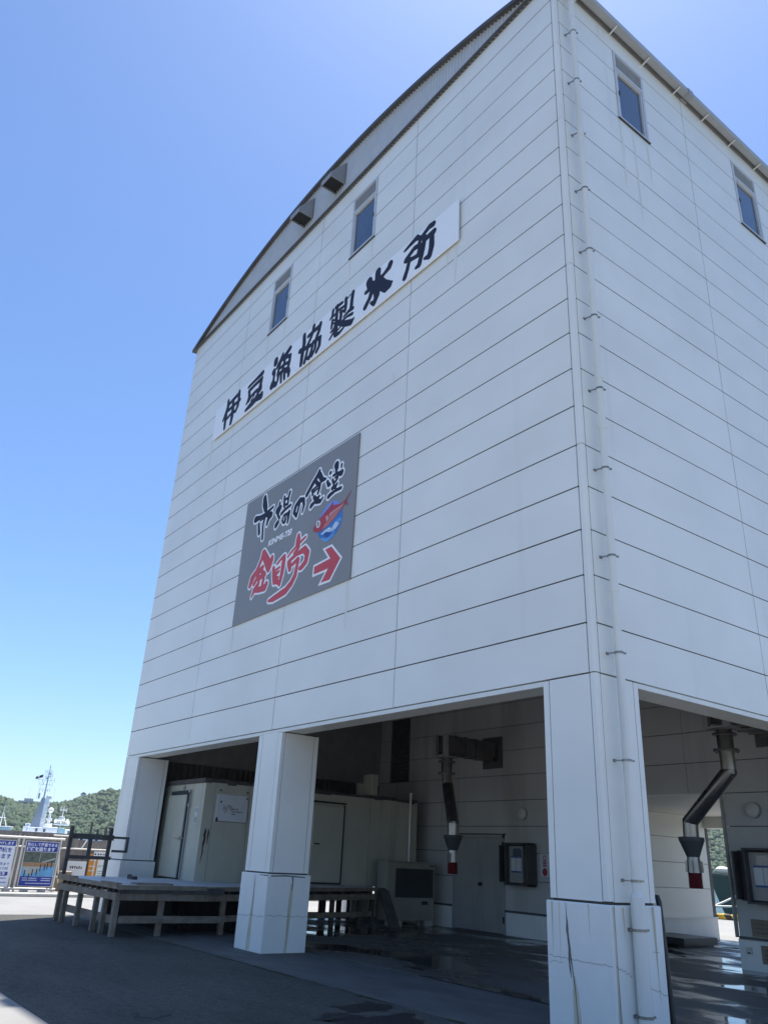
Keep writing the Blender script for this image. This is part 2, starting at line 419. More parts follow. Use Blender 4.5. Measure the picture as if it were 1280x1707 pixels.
def leaves(name, cols):
    m = bpy.data.materials.new(name); m.use_nodes = True
    t = m.node_tree; b = t.nodes["Principled BSDF"]
    f = noise(t, pos_map(t, (0.20, 0.20, 0.26)), 1.0, 4, 0.65)
    r = nd(t, "ShaderNodeValToRGB")
    e = r.color_ramp.elements
    e[0].position = 0.30; e[0].color = (*cols[0], 1)
    e[1].position = 0.72; e[1].color = (*cols[-1], 1)
    x = e.new(0.5); x.color = (*cols[1], 1)
    t.links.new(f, r.inputs[0])
    g = ramp(t, noise(t, pos_map(t, (0.9, 0.9, 0.9)), 1.0, 3, 0.7), 0.35, 0.65, (0.6, 0.6, 0.6, 1), (1.25, 1.25, 1.2, 1))
    t.links.new(mix(t, 1.0, r.outputs[0], g, 'MULTIPLY'), b.inputs["Base Color"])
    b.inputs["Roughness"].default_value = 0.75
    b.inputs["Specular IOR Level"].default_value = 0.2
    return m
M['leaf'] = leaves("forest_leaves", [(0.020, 0.043, 0.026), (0.036, 0.070, 0.034), (0.082, 0.112, 0.050)])
M['soil'] = mat("hill_ground", (0.045, 0.06, 0.03), 0.9, var=0.3, vscale=(0.1, 0.1, 0.1))

DATA = {"T1":[[[-11.603,12.583,0.058],[-11.566,12.408,0.077],[-11.652,12.184,0.087],[-11.764,12.05,0.048]],[[-11.606,12.111,0.058],[-11.624,11.911,0.067],[-11.611,11.737,0.052]],[[-10.968,12.58,0.052],[-10.978,12.526,0.061],[-11.233,12.49,0.062],[-11.468,12.455,0.048],[-11.552,12.401,0.039]],[[-10.963,12.558,0.056],[-10.937,12.325,0.061],[-10.956,12.128,0.065],[-11.045,12.014,0.051]],[[-10.853,12.273,0.042],[-10.958,12.271,0.047],[-11.172,12.266,0.052],[-11.558,12.246,0.048]],[[-11.022,12.017,0.042],[-11.309,12.056,0.043],[-11.515,12.005,0.043]],[[-11.286,12.462,0.057],[-11.243,12.26,0.066],[-11.228,12.071,0.08],[-11.223,11.876,0.075],[-11.251,11.742,0.061]],[[-9.704,12.523,0.075],[-10.027,12.495,0.049],[-10.422,12.45,0.044]],[[-9.699,12.358,0.057],[-10.013,12.343,0.052],[-10.363,12.303,0.054]],[[-9.697,12.351,0.052],[-9.747,12.188,0.074],[-9.694,12.05,0.056],[-9.804,12.01,0.056]],[[-10.35,12.297,0.052],[-10.306,12.118,0.058],[-10.357,12.003,0.054],[-10.42,11.938,0.031]],[[-9.709,12.07,0.065],[-9.979,12.107,0.051],[-10.193,12.071,0.044],[-10.306,11.98,0.045]],[[-10.017,12.031,0.019],[-10.157,11.923,0.025]],[[-9.829,11.979,0.061],[-9.925,11.876,0.065],[-10.044,11.82,0.053]],[[-9.618,11.861,0.073],[-9.625,11.797,0.085],[-9.877,11.86,0.091],[-10.087,11.816,0.092],[-10.43,11.752,0.04]],[[-9.036,12.545,0.094],[-9.032,12.472,0.093]],[[-9.08,12.238,0.088],[-9.036,12.145,0.054],[-9.044,12.006,0.041],[-9.069,11.878,0.102],[-9.091,11.832,0.097]],[[-9.059,11.852,0.097],[-8.889,11.776,0.057],[-8.816,11.88,0.043],[-8.821,12.022,0.043]],[[-8.367,12.548,0.071],[-8.504,12.479,0.076],[-8.637,12.451,0.058],[-8.783,12.356,0.043]],[[-8.705,12.558,0.046],[-8.799,12.436,0.041],[-8.879,12.363,0.049],[-8.938,12.279,0.044]],[[-8.314,12.322,0.052],[-8.326,12.147,0.058],[-8.364,11.986,0.056]],[[-8.314,12.322,0.047],[-8.553,12.378,0.052],[-8.616,12.34,0.038]],[[-8.348,12.144,0.039],[-8.588,12.199,0.043],[-8.748,12.182,0.04]],[[-8.361,11.97,0.051],[-8.577,12.025,0.057],[-8.811,12.031,0.043]],[[-8.557,12.338,0.043],[-8.605,12.165,0.052],[-8.619,12.005,0.052]],[[-8.77,12.349,0.043],[-8.827,12.223,0.046],[-8.854,12.067,0.053],[-8.806,11.944,0.04]],[[-8.681,11.966,0.047],[-8.639,11.73,0.039]],[[-8.518,11.898,0.052],[-8.488,11.745,0.042]],[[-8.441,11.914,0.033],[-8.327,11.912,0.065],[-8.293,11.825,0.065],[-8.293,11.73,0.041]],[[-7.723,12.564,0.063],[-7.688,12.307,0.069],[-7.725,12.039,0.072],[-7.738,11.757,0.061]],[[-7.853,12.186,0.066],[-7.659,12.134,0.056],[-7.445,12.117,0.047]],[[-7.524,12.426,0.048],[-7.324,12.44,0.051],[-7.068,12.442,0.06]],[[-7.016,12.49,0.06],[-7.057,12.319,0.063],[-7.143,12.162,0.06]],[[-7.308,12.587,0.058],[-7.334,12.424,0.058],[-7.43,12.269,0.051],[-7.557,12.131,0.048]],[[-7.47,12.097,0.044],[-7.281,12.089,0.047]],[[-7.278,12.07,0.047],[-7.306,11.944,0.05],[-7.387,11.758,0.056],[-7.46,11.789,0.047]],[[-7.499,12.073,0.044],[-7.532,11.911,0.05],[-7.584,11.739,0.054]],[[-7.275,12.127,0.043],[-6.976,12.09,0.056]],[[-6.981,12.072,0.056],[-6.982,11.87,0.058],[-7.082,11.765,0.052]],[[-7.147,12.113,0.05],[-7.16,11.89,0.046],[-7.278,11.769,0.053]],[[-6.511,12.555,0.045],[-6.515,12.428,0.039],[-6.604,12.356,0.021]],[[-6.144,12.549,0.035],[-6.311,12.564,0.045],[-6.409,12.576,0.036]],[[-6.347,12.577,0.048],[-6.345,12.347,0.053],[-6.333,12.151,0.05],[-6.365,12.029,0.059]],[[-6.079,12.401,0.035],[-6.252,12.424,0.03],[-6.44,12.384,0.027],[-6.55,12.372,0.024]],[[-6.011,12.224,0.029],[-6.101,12.306,0.026],[-6.213,12.335,0.029]],[[-6.162,12.304,0.047],[-6.165,12.165,0.052],[-6.179,12.062,0.047]],[[-6.503,12.288,0.033],[-6.518,12.089,0.036]],[[-6.492,12.253,0.021],[-6.35,12.227,0.024]],[[-6.488,12.175,0.018],[-6.351,12.134,0.021]],[[-6.012,12.573,0.05],[-5.994,12.401,0.047],[-6.002,12.265,0.043]],[[-5.747,12.578,0.058],[-5.766,12.393,0.054],[-5.773,12.23,0.057],[-5.785,12.163,0.063]],[[-5.846,12.579,0.013],[-5.941,12.538,0.013]],[[-5.697,12.129,0.037],[-5.856,12.15,0.043],[-6.037,12.109,0.026]],[[-5.708,11.993,0.037],[-5.895,12.035,0.029],[-6.08,12.028,0.024]],[[-5.638,11.829,0.022],[-5.736,11.787,0.073],[-5.956,11.877,0.074],[-6.202,12.028,0.058],[-6.311,12.138,0.041]],[[-6.334,12.105,0.065],[-6.388,11.996,0.053],[-6.524,11.974,0.027]],[[-6.325,12.034,0.059],[-6.331,11.87,0.082],[-6.34,11.783,0.044]],[[-6.429,11.889,0.032],[-6.555,11.796,0.027]],[[-6.02,11.804,0.026],[-6.168,11.76,0.043],[-6.304,11.767,0.044]],[[-6.132,11.905,0.016],[-6.236,11.872,0.016]],[[-4.843,12.542,0.09],[-4.844,12.368,0.089],[-4.86,12.186,0.128],[-4.838,11.933,0.092],[-4.914,11.779,0.063],[-5.031,11.862,0.031]],[[-4.425,12.466,0.081],[-4.451,12.404,0.073],[-4.619,12.342,0.048],[-4.742,12.302,0.057]],[[-4.805,12.295,0.114],[-4.63,12.086,0.105],[-4.42,11.976,0.055]],[[-4.692,12.079,0.098],[-4.538,11.91,0.083],[-4.416,11.926,0.082],[-4.342,11.954,0.03]],[[-5.149,12.486,0.1],[-5.102,12.339,0.099],[-4.916,12.269,0.086]],[[-5.243,12.257,0.05],[-5.099,12.24,0.038]],[[-4.993,12.221,0.084],[-5.088,12.016,0.063],[-5.231,11.869,0.069]],[[-3.089,12.533,0.064],[-3.199,12.552,0.062],[-3.378,12.484,0.049],[-3.486,12.386,0.05]],[[-3.579,12.546,0.063],[-3.78,12.512,0.046],[-3.955,12.472,0.027]],[[-3.389,12.422,0.039],[-3.579,12.534,0.053]],[[-3.496,12.301,0.055],[-3.655,12.33,0.055],[-3.895,12.215,0.056]],[[-3.48,12.254,0.045],[-3.528,12.081,0.047]],[[-3.499,12.061,0.046],[-3.724,12.11,0.047],[-3.909,12.196,0.056]],[[-3.789,12.143,0.048],[-3.85,11.93,0.055],[-3.919,11.781,0.063]],[[-3.34,12.375,0.062],[-3.389,12.099,0.061],[-3.482,11.81,0.066],[-3.571,11.802,0.036]],[[-3.068,12.334,0.069],[-3.205,12.331,0.061],[-3.357,12.318,0.054]],[[-3.121,12.275,0.061],[-3.125,12.006,0.075],[-3.18,11.819,0.07],[-3.323,11.857,0.028]]],"T2":[[[-8.807,8.794,0.063],[-8.775,8.648,0.088],[-8.704,8.501,0.072],[-8.667,8.417,0.04]],[[-9.128,8.369,0.074],[-8.939,8.351,0.045],[-8.731,8.366,0.022],[-8.512,8.397,0.029],[-8.361,8.429,0.025]],[[-8.953,8.201,0.036],[-8.887,7.958,0.04]],[[-8.683,8.32,0.036],[-8.718,8.22,0.033],[-8.745,8.086,0.026],[-8.698,7.777,0.03]],[[-8.9,8.267,0.015],[-8.642,8.307,0.029],[-8.451,8.287,0.057]],[[-8.426,8.259,0.071],[-8.51,8.215,0.057],[-8.552,8.107,0.033],[-8.561,8.065,0.025]],[[-8.07,8.433,0.025],[-8.063,8.35,0.035],[-8.118,8.269,0.09]],[[-8.001,8.31,0.034],[-8.095,8.241,0.076],[-8.104,8.155,0.025],[-8.022,8.06,0.031]],[[-8.066,7.966,0.048],[-8.128,7.922,0.055],[-8.148,7.889,0.031]],[[-7.889,8.511,0.028],[-7.861,8.303,0.034],[-7.841,8.262,0.027]],[[-7.667,8.544,0.034],[-7.707,8.429,0.028],[-7.709,8.282,0.024]],[[-7.865,8.434,0.019],[-7.723,8.425,0.024]],[[-7.867,8.305,0.025],[-7.714,8.284,0.019]],[[-7.58,8.215,0.024],[-7.8,8.185,0.031],[-7.947,8.13,0.034]],[[-7.613,8.071,0.037],[-7.62,7.972,0.036],[-7.638,7.838,0.025]],[[-7.601,8.052,0.031],[-7.827,8.057,0.019],[-7.878,7.956,0.02],[-7.818,7.875,0.015]],[[-7.768,8.018,0.012],[-7.781,7.863,0.012]],[[-7.696,8.005,0.011],[-7.74,7.874,0.011]],[[-7.29,7.861,0.023],[-7.396,7.987,0.042],[-7.352,8.116,0.047],[-7.207,8.202,0.049],[-7.062,8.166,0.044],[-7.02,8.035,0.033],[-7.06,7.882,0.013]],[[-7.2,8.161,0.029],[-7.25,7.978,0.028],[-7.287,7.866,0.023]],[[-6.527,8.622,0.035],[-6.56,8.549,0.056],[-6.749,8.407,0.049],[-6.944,8.232,0.046]],[[-6.504,8.529,0.056],[-6.395,8.373,0.055],[-6.254,8.343,0.016]],[[-6.606,8.392,0.038],[-6.468,8.285,0.038],[-6.473,8.204,0.032],[-6.512,8.119,0.025]],[[-6.556,8.296,0.018],[-6.751,8.255,0.025]],[[-6.724,8.25,0.025],[-6.709,8.151,0.025]],[[-6.673,8.201,0.015],[-6.529,8.234,0.015]],[[-6.644,8.077,0.038],[-6.521,7.952,0.058],[-6.394,7.899,0.031],[-6.3,7.954,0.012]],[[-6.447,8.03,0.024],[-6.53,8.007,0.031]],[[-6.591,7.955,0.027],[-6.724,7.918,0.044],[-6.739,7.896,0.035]],[[-5.895,8.519,0.073],[-5.878,8.451,0.056],[-5.891,8.358,0.024]],[[-6.097,8.419,0.035]],[[-5.709,8.458,0.022],[-5.71,8.397,0.014]],[[-5.688,8.287,0.052],[-5.702,8.267,0.052],[-5.853,8.318,0.024],[-5.984,8.316,0.02]],[[-6.183,8.255,0.031],[-6.129,8.164,0.037],[-6.078,8.158,0.024]],[[-5.997,8.229,0.024],[-5.942,8.128,0.024]],[[-5.811,8.242,0.022],[-5.837,8.191,0.024],[-5.897,8.152,0.024],[-5.942,8.122,0.024]],[[-5.909,8.247,0.017],[-5.803,8.244,0.017]],[[-5.98,8.04,0.039],[-5.867,8.05,0.033],[-5.823,8.085,0.022]],[[-5.884,8.056,0.026],[-5.856,7.966,0.018]],[[-5.677,7.943,0.029],[-5.871,7.951,0.026],[-6.046,7.922,0.037],[-6.101,7.901,0.04]]],"T3":[[[-8.553,7.4,0.074],[-8.611,7.274,0.042],[-8.783,7.049,0.042],[-8.942,6.922,0.084],[-9.02,6.775,0.052]],[[-8.534,7.369,0.083],[-8.371,7.184,0.099],[-8.253,7.027,0.107],[-8.168,7.13,0.071],[-8.146,7.193,0.044]],[[-8.26,7.003,0.071],[-8.247,6.944,0.05]],[[-8.516,7.07,0.042],[-8.674,7.008,0.073],[-8.725,6.907,0.055]],[[-8.515,6.955,0.045],[-8.4,6.876,0.05],[-8.565,6.854,0.045]],[[-8.716,6.866,0.042],[-8.843,6.77,0.04]],[[-8.617,6.867,0.04],[-8.642,6.71,0.036]],[[-8.424,6.77,0.041],[-8.45,6.688,0.039]],[[-8.275,6.634,0.054],[-8.333,6.574,0.07],[-8.576,6.582,0.054],[-8.781,6.617,0.047],[-8.888,6.488,0.015]],[[-8.668,6.716,0.04],[-8.808,6.623,0.04]],[[-8.031,6.925,0.038],[-7.982,6.747,0.057],[-7.937,6.59,0.045]],[[-7.892,6.982,0.017],[-7.755,7.045,0.021],[-7.625,7.077,0.038]],[[-7.612,7.067,0.043],[-7.625,6.961,0.06],[-7.646,6.723,0.056],[-7.709,6.499,0.042]],[[-7.945,6.848,0.017],[-7.767,6.876,0.015]],[[-7.926,6.757,0.04],[-7.773,6.792,0.015]],[[-7.908,6.667,0.043],[-7.792,6.663,0.019]],[[-7.943,6.615,0.043],[-7.722,6.537,0.044]],[[-7.118,7.381,0.043],[-7.114,7.294,0.07],[-7.134,7.227,0.058]],[[-6.833,7.273,0.015],[-7.035,7.211,0.021],[-7.359,7.084,0.017],[-7.468,7.016,0.01]],[[-7.053,7.131,0.03],[-7.137,7.059,0.041],[-7.219,7.033,0.028]],[[-7.411,6.892,0.047],[-7.331,6.931,0.03],[-7.123,6.983,0.03],[-6.831,7.009,0.064],[-6.708,6.893,0.067],[-6.742,6.727,0.06],[-6.885,6.647,0.048],[-6.957,6.643,0.029]],[[-7.381,6.848,0.063],[-7.336,6.722,0.045]],[[-7.253,6.802,0.03],[-7.06,6.864,0.037]],[[-7.035,6.846,0.037],[-7.072,6.696,0.045],[-7.106,6.529,0.053],[-7.232,6.396,0.06],[-7.429,6.29,0.067],[-7.687,6.256,0.06],[-7.908,6.228,0.051],[-8.092,6.227,0.019]]],"arrow":[[-6.407,6.541],[-5.878,6.566],[-6.086,6.798],[-5.841,6.802],[-5.493,6.472],[-5.816,6.118],[-6.147,6.128],[-5.936,6.358],[-6.415,6.36]],"globe":[[-5.907,7.752],[-5.802,7.72],[-5.708,7.658],[-5.608,7.538],[-5.561,7.401],[-5.555,7.279],[-5.615,7.144],[-5.701,7.051],[-5.846,6.966],[-6.043,6.938],[-6.167,6.991],[-6.283,7.077],[-6.393,7.206],[-6.39,7.338],[-6.391,7.499],[-6.262,7.646],[-6.082,7.739]],"gl_light":[[-5.907,7.752],[-5.802,7.72],[-5.708,7.658],[-5.642,7.584],[-5.904,7.618],[-6.134,7.587],[-6.342,7.474],[-6.391,7.499],[-6.262,7.646],[-6.082,7.739]],"wave1":[[-6.266,7.159],[-6.195,7.182],[-6.124,7.204],[-5.98,7.217],[-5.888,7.176],[-5.786,7.265],[-5.744,7.269],[-5.636,7.202],[-5.714,7.148],[-5.835,7.1],[-5.952,7.118],[-6.088,7.159],[-6.218,7.136]],"wave2":[[-6.283,7.077],[-6.178,7.063],[-6.068,7.014],[-5.94,7.028],[-5.749,7.091],[-5.821,6.993],[-6.043,6.938],[-6.167,6.991]],"wave3":[[-5.775,7.297],[-5.65,7.309],[-5.571,7.292],[-5.585,7.237],[-5.682,7.233]],"deep":[[-6.117,7.15],[-5.996,7.122],[-5.89,7.082],[-5.995,7.01],[-6.135,7.077]],"fish":[[-6.574,7.345],[-6.53,7.407],[-6.461,7.458],[-6.335,7.526],[-6.137,7.605],[-5.971,7.685],[-5.901,7.728],[-5.901,7.652],[-5.761,7.623],[-5.601,7.592],[-5.493,7.63],[-5.391,7.699],[-5.295,7.766],[-5.374,7.676],[-5.445,7.631],[-5.452,7.572],[-5.365,7.474],[-5.482,7.535],[-5.518,7.542],[-5.574,7.492],[-5.705,7.413],[-5.865,7.325],[-6.059,7.263],[-6.203,7.237],[-6.365,7.224],[-6.518,7.283]],"belly":[[-5.507,7.569],[-5.665,7.539],[-5.833,7.515],[-5.986,7.468],[-6.075,7.373],[-6.144,7.342],[-6.232,7.237],[-6.059,7.263],[-5.865,7.325],[-5.705,7.413],[-5.576,7.501]],"fin":[[-6.142,7.487],[-6.025,7.489],[-6.034,7.395],[-6.089,7.373]],"stripe":[[-5.48,7.573],[-5.666,7.553],[-5.992,7.514],[-5.998,7.454],[-5.817,7.506],[-5.635,7.529]],"eye":[[-6.398,7.49],[-6.341,7.465],[-6.312,7.42],[-6.318,7.36],[-6.365,7.326],[-6.413,7.337],[-6.45,7.383],[-6.458,7.439],[-6.434,7.481]],"eye2":[[-6.391,7.467],[-6.353,7.442],[-6.341,7.385],[-6.376,7.347],[-6.413,7.363],[-6.428,7.421],[-6.419,7.458]]}
# ---------------------------------------------------------------- setting: ground, quay, sea, hills
def sheet(name, x0, x1, y0, y1, z, m):
    mb = MB(); mb.add([(x0, y0, z), (x1, y0, z), (x1, y1, z), (x0, y1, z)], [(0, 1, 2, 3)])
    return tag(mb.build(name, m), kind='structure')

g = MB()
g.box(-31.0, 120.0, -160.0, 24.2, -2.2, 0.0)
tag(g.build("ground", M['asphalt']), kind='structure')
sheet("sea", -850, 850, -850, 850, -1.25, M['water'])
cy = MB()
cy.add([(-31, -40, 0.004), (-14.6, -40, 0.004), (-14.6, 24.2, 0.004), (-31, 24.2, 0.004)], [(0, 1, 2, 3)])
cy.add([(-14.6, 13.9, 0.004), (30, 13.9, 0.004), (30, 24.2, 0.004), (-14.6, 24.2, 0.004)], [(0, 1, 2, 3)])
cy.add([(-14.6, -70, 0.004), (40, -70, 0.004), (40, -4.6, 0.004), (-14.6, -4.6, 0.004)], [(0, 1, 2, 3)])  # pale slab added from the shadow edge: lightens sunlit ground, bounces light
cy.add([(3.6, -4.6, 0.004), (40, -4.6, 0.004), (40, 13.9, 0.004), (3.6, 13.9, 0.004)], [(0, 1, 2, 3)])  # unseen pale slab added to bounce light onto the side wall
tag(cy.build("yard_and_bounce_pavement", M['concrete']), kind='structure')
ap = MB()
ap.box(-14.6, 0.75, -0.82, 0.985, -0.05, 0.006)
tag(ap.build("apron_pavement", M['apron']), kind='structure')
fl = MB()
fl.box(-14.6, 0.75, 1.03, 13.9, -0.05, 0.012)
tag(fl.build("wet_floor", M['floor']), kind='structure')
def patch(pts, z=0.004):
    """irregular damp patch lying on the asphalt"""
    out = []
    n = len(pts)
    for i in range(n):
        p0, p1 = pts[i], pts[(i + 1) % n]
        for k in range(7):
            t = k / 7
            out.append((p0[0] + (p1[0] - p0[0]) * t + random.uniform(-.05, .05), p0[1] + (p1[1] - p0[1]) * t + random.uniform(-.05, .05), z))
    m_ = MB(); m_.add(out, [list(range(len(out)))])
    tag(m_.build("damp_ground", M['damp']), kind='structure')
patch([(-2.96, -3.72), (-3.05, -3.45), (-2.76, -3.38), (-2.55, -3.66)])
patch([(-2.58, -1.57), (-2.70, -1.02), (-2.38, -0.90), (-2.18, -1.16), (-2.22, -1.60)])
patch([(-1.80, -2.05), (-1.98, -0.98), (-1.45, -1.20), (-1.40, -2.0)])
patch([(-2.05, -2.2), (-2.3, -1.75), (-1.95, -1.6), (-1.85, -2.1)])
ms = MB()
x = -9.2
while x < 0.4:
    L_ = random.uniform(0.05, 0.5); w_ = random.uniform(0.012, 0.035); o_ = random.uniform(-0.012, 0.012)
    if random.random() < 0.75: ms.add([(x, -0.83 + o_ - w_, 0.0095), (x + L_, -0.83 + o_ - w_ * random.uniform(.3, 1), 0.0095), (x + L_, -0.83 + o_ + w_ * random.uniform(.3, 1), 0.0095), (x, -0.83 + o_ + w_, 0.0095)], [(0, 1, 2, 3)])
    x += L_ + random.uniform(0.0, 0.12)
tag(ms.build("joint_moss_ground", M['moss']), kind='structure')
dr = MB()
dr.box(-14.6, 0.75, 0.985, 1.03, -0.05, 0.002)
tag(dr.build("drain_slot", M['joint']), kind='structure')
kb = MB()
kb.cbox(-21.3, -20.9, -30, 20, 0.0, 0.10, 0.02)
tag(kb.build("yard_kerb", M['kerbc']), kind='structure')
qk = MB()
qk.cbox(-30, 40, 23.75, 24.2, 0.0, 0.20, 0.03)
tag(qk.build("quay_kerb", M['stripes']), kind='structure')

# hills across the bay: a ring of ground with a forest on it
CX, CY = 5.77, -7.30
prof = [(90, 2.2), (105, 2.3), (118, 2.62), (121.7, 2.66), (126, 2.5), (140, 2.9), (152, 3.1), (159.5, 2.98), (160.6, 2.93), (161.7, 2.74), (163.0, 2.25), (164.2, 1.95), (165.3, 1.80), (166.6, 1.82), (167.7, 2.12), (170, 2.35), (180, 2.3), (205, 2.2)]
pa = np.array([p[0] for p in prof]); pe = np.array([p[1] for p in prof])
R0, R1 = 400.0, 600.0
def hill_z(az, r):
    el = np.interp(az, pa, pe)
    top = R1 * np.tan(np.radians(el)) + 1.5
    t = np.clip((r - R0) / (R1 - R0), 0, 1.6)
    s = np.where(t < 1, np.sin(t * PI / 2) ** 0.9, 1 - 0.25 * (t - 1))
    bump = 2.2 * np.sin(az * 2.1 + r * 0.021) * np.sin(r * 0.05 + az * 1.3) * np.clip(t, 0, 1) * np.clip((1.0 - t) * 3, 0, 1)
    return -1.3 + (top + 1.3) * s + bump
azs = np.linspace(90, 205, 231); rs = np.linspace(398, 720, 30)
hv = []
for a in azs:
    for r in rs:
        z = float(hill_z(a, np.array(r))) if r > 399 else -3.0
        hv.append((CX + r * math.cos(math.radians(a)), CY + r * math.sin(math.radians(a)), z))
n_r = len(rs)
hb = MB()
hb.v = hv
for i in range(len(azs) - 1):
    for j in range(n_r - 1):
        hb.f.append((i * n_r + j, i * n_r + j + 1, (i + 1) * n_r + j + 1, (i + 1) * n_r + j)); hb.m.append(0)
tag(hb.build("hill", M['soil'], smooth=False), kind='structure')

def icosphere(sub):
    import bmesh
    b = bmesh.new(); bmesh.ops.create_icosphere(b, subdivisions=sub, radius=1.0)
    v = np.array([x.co[:] for x in b.verts]); f = np.array([[w.index for w in x.verts] for x in b.faces]); b.free()
    return v, f
def forest(name, zones, sub):
    bv, bf = icosphere(sub)
    nv = len(bv)
    a = np.concatenate([rng.uniform(z[0], z[1], z[2]) for z in zones]); count = len(a)
    t = rng.uniform(0.0, 1.0, count) ** 0.85
    r = 402 + t * 222
    z = hill_z(a, r)
    s = np.concatenate([rng.uniform(q[3], q[4], q[2]) for q in zones]) * np.where(rng.random(count) < 0.10, 1.35, 1.0)
    cx = CX + r * np.cos(np.radians(a)); cyy = CY + r * np.sin(np.radians(a))
    jit = 1.0 + rng.uniform(-0.30, 0.30, (count, nv))
    V = bv[None] * jit[..., None] * s[:, None, None]
    V[..., 2] *= rng.uniform(0.8, 1.25, count)[:, None]
    V += np.stack([cx, cyy, z + s * rng.uniform(0.3, 0.9, count)], 1)[:, None, :]
    Fc = (bf[None] + (np.arange(count) * nv)[:, None, None]).reshape(-1, 3)
    V = V.reshape(-1, 3)
    me = bpy.data.meshes.new(name)
    me.vertices.add(len(V)); me.vertices.foreach_set("co", V.astype(np.float32).ravel())
    me.loops.add(len(Fc) * 3); me.loops.foreach_set("vertex_index", Fc.astype(np.int32).ravel())
    me.polygons.add(len(Fc)); me.polygons.foreach_set("loop_start", np.arange(0, len(Fc) * 3, 3, dtype=np.int32))
    me.polygons.foreach_set("loop_total", np.full(len(Fc), 3, dtype=np.int32))
    me.materials.append(M['leaf'])
    me.update(calc_edges=True)
    o = bpy.data.objects.new(name, me); COL.objects.link(o)
    return o
# one wood covering the whole ridge: it reads as a single mass
fo = forest("forest", [(156, 172, 15000, 0.8, 1.9), (117, 127, 8000, 0.9, 2.0), (104, 117, 2200, 1.6, 3.6), (127, 156, 4000, 1.6, 3.6), (172, 205, 4000, 1.6, 3.6)], 1)
tag(fo, "dense green broadleaf wood covering the hills across the bay", "forest", kind='stuff')

# ---------------------------------------------------------------- the building
Z0 = 3.6
bld = empty("ice_plant_building", (-7.45, 7.0, 0), 0, "tall white panelled building standing on open square pillars with an arched roof", "building")
INV = Matrix.Translation((7.45, -7.0, 0))
def part(mb, name, mats, parent=None, smooth=False):
    """a part whose mesh is given in world coordinates"""
    parent = parent or bld
    off = Vector((0, 0, 0)); p = parent
    while p is not None:
        off += p.location; p = p.parent
    mb.v = [(x - off.x, y - off.y, z - off.z) for x, y, z in mb.v]
    return mb.build(name, mats, parent, smooth)
def bevel(o, w=0.008, seg=2):
    md = o.modifiers.new("bevel", 'BEVEL'); md.width = w; md.segments = seg; md.limit_method = 'ANGLE'; md.angle_limit = math.radians(40)
    return o

def panel_grid(mb, plane, c, sgn, us, zs, holes=(), th=0.06, gz=0.0085, gu=0.004, m=0, jitter=0.0012, seal=None):
    """siding: one box per panel with open joints; holes = (u0,u1,z0,z1) aligned to rows"""
    for zi in range(len(zs) - 1):
        z0, z1 = zs[zi] + gz, zs[zi + 1] - gz
        for ui in range(len(us) - 1):
            segs = [(us[ui] + gu, us[ui + 1] - gu)]
            for h in holes:
                if h[2] < (z0 + z1) / 2 < h[3]:
                    ns = []
                    for a, b in segs:
                        if h[1] <= a or h[0] >= b: ns.append((a, b))
                        else:
                            if h[0] - a > 0.02: ns.append((a, h[0] - gu))
                            if b - h[1] > 0.02: ns.append((h[1] + gu, b))
                    segs = ns
            if seal is not None and zi > 0:
                lo, hi = sorted((c - sgn * 0.003, c - sgn * 0.05))
                for a, b in segs:
                    if plane == 'y': mb.box(a, b, lo, hi, zs[zi] - gz - 0.002, zs[zi] + gz + 0.002, seal)
                    else: mb.box(lo, hi, a, b, zs[zi] - gz - 0.002, zs[zi] + gz + 0.002, seal)
            if seal is not None and ui > 0 and any(abs(a - us[ui] - gu) < 0.01 for a, b in segs):
                lo, hi = sorted((c - sgn * 0.0035, c - sgn * 0.05))
                if plane == 'y': mb.box(us[ui] - gu - 0.002, us[ui] + gu + 0.002, lo, hi, z0, z1, seal)
                else: mb.box(lo, hi, us[ui] - gu - 0.002, us[ui] + gu + 0.002, z0, z1, seal)
            for a, b in segs:
                k = sgn * random.uniform(-jitter, jitter)
                lo, hi = sorted((c + k, c - sgn * th))
                if plane == 'y': mb.box(a, b, lo, hi, z0, z1, m)
                else: mb.box(lo, hi, a, b, z0, z1, m)

ROWS = [Z0 + 0.6 * k for k in range(21)] + [16.1]
winA = [(-9.8, -8.87), (-6.1, -5.17)]
winB = [(1.60, 2.48), (5.57, 6.46), (9.5, 10.39)]
WZ0, WZ1 = Z0 + 0.6 * 17, Z0 + 0.6 * 20
mb = MB()
panel_grid(mb, 'y', 0.0, -1, [-14.9, -11.18, -7.46, -3.79, -0.085], ROWS, [(a, b, WZ0, WZ1) for a, b in winA], gz=0.0095, gu=0.006, seal=1)
part(mb, "front_wall", [M['panel'], M['joint']])
mb = MB()
panel_grid(mb, 'x', 0.0, 1, [0.092, 3.814, 7.5, 11.2, 14.0], ROWS, [(a, b, WZ0, WZ1) for a, b in winB], gz=0.008, gu=0.006, seal=1)
part(mb, "side_wall", [M['panel'], M['joint']])
mb = MB()
panel_grid(mb, 'x', -14.9, -1, [0.06, 3.8, 7.5, 11.2, 13.94], ROWS)
panel_grid(mb, 'y', 14.0, 1, [-14.9, -11.18, -7.46, -3.79, 0.0], ROWS)
part(mb, "rear_wall", M['panel'])
# dark joint backing behind the siding
mb = MB()
mb.box(-14.84, -0.06, 0.06, 13.94, 6.1, 16.08)
mb.box(-14.84, -0.06, 0.06, 0.40, 3.62, 6.1)
mb.box(-0.40, -0.06, 0.40, 13.94, 3.62, 6.1)
mb.box(-14.84, -14.45, 0.40, 13.94, 3.62, 6.1)
part(mb, "joint_backing", M['joint'])
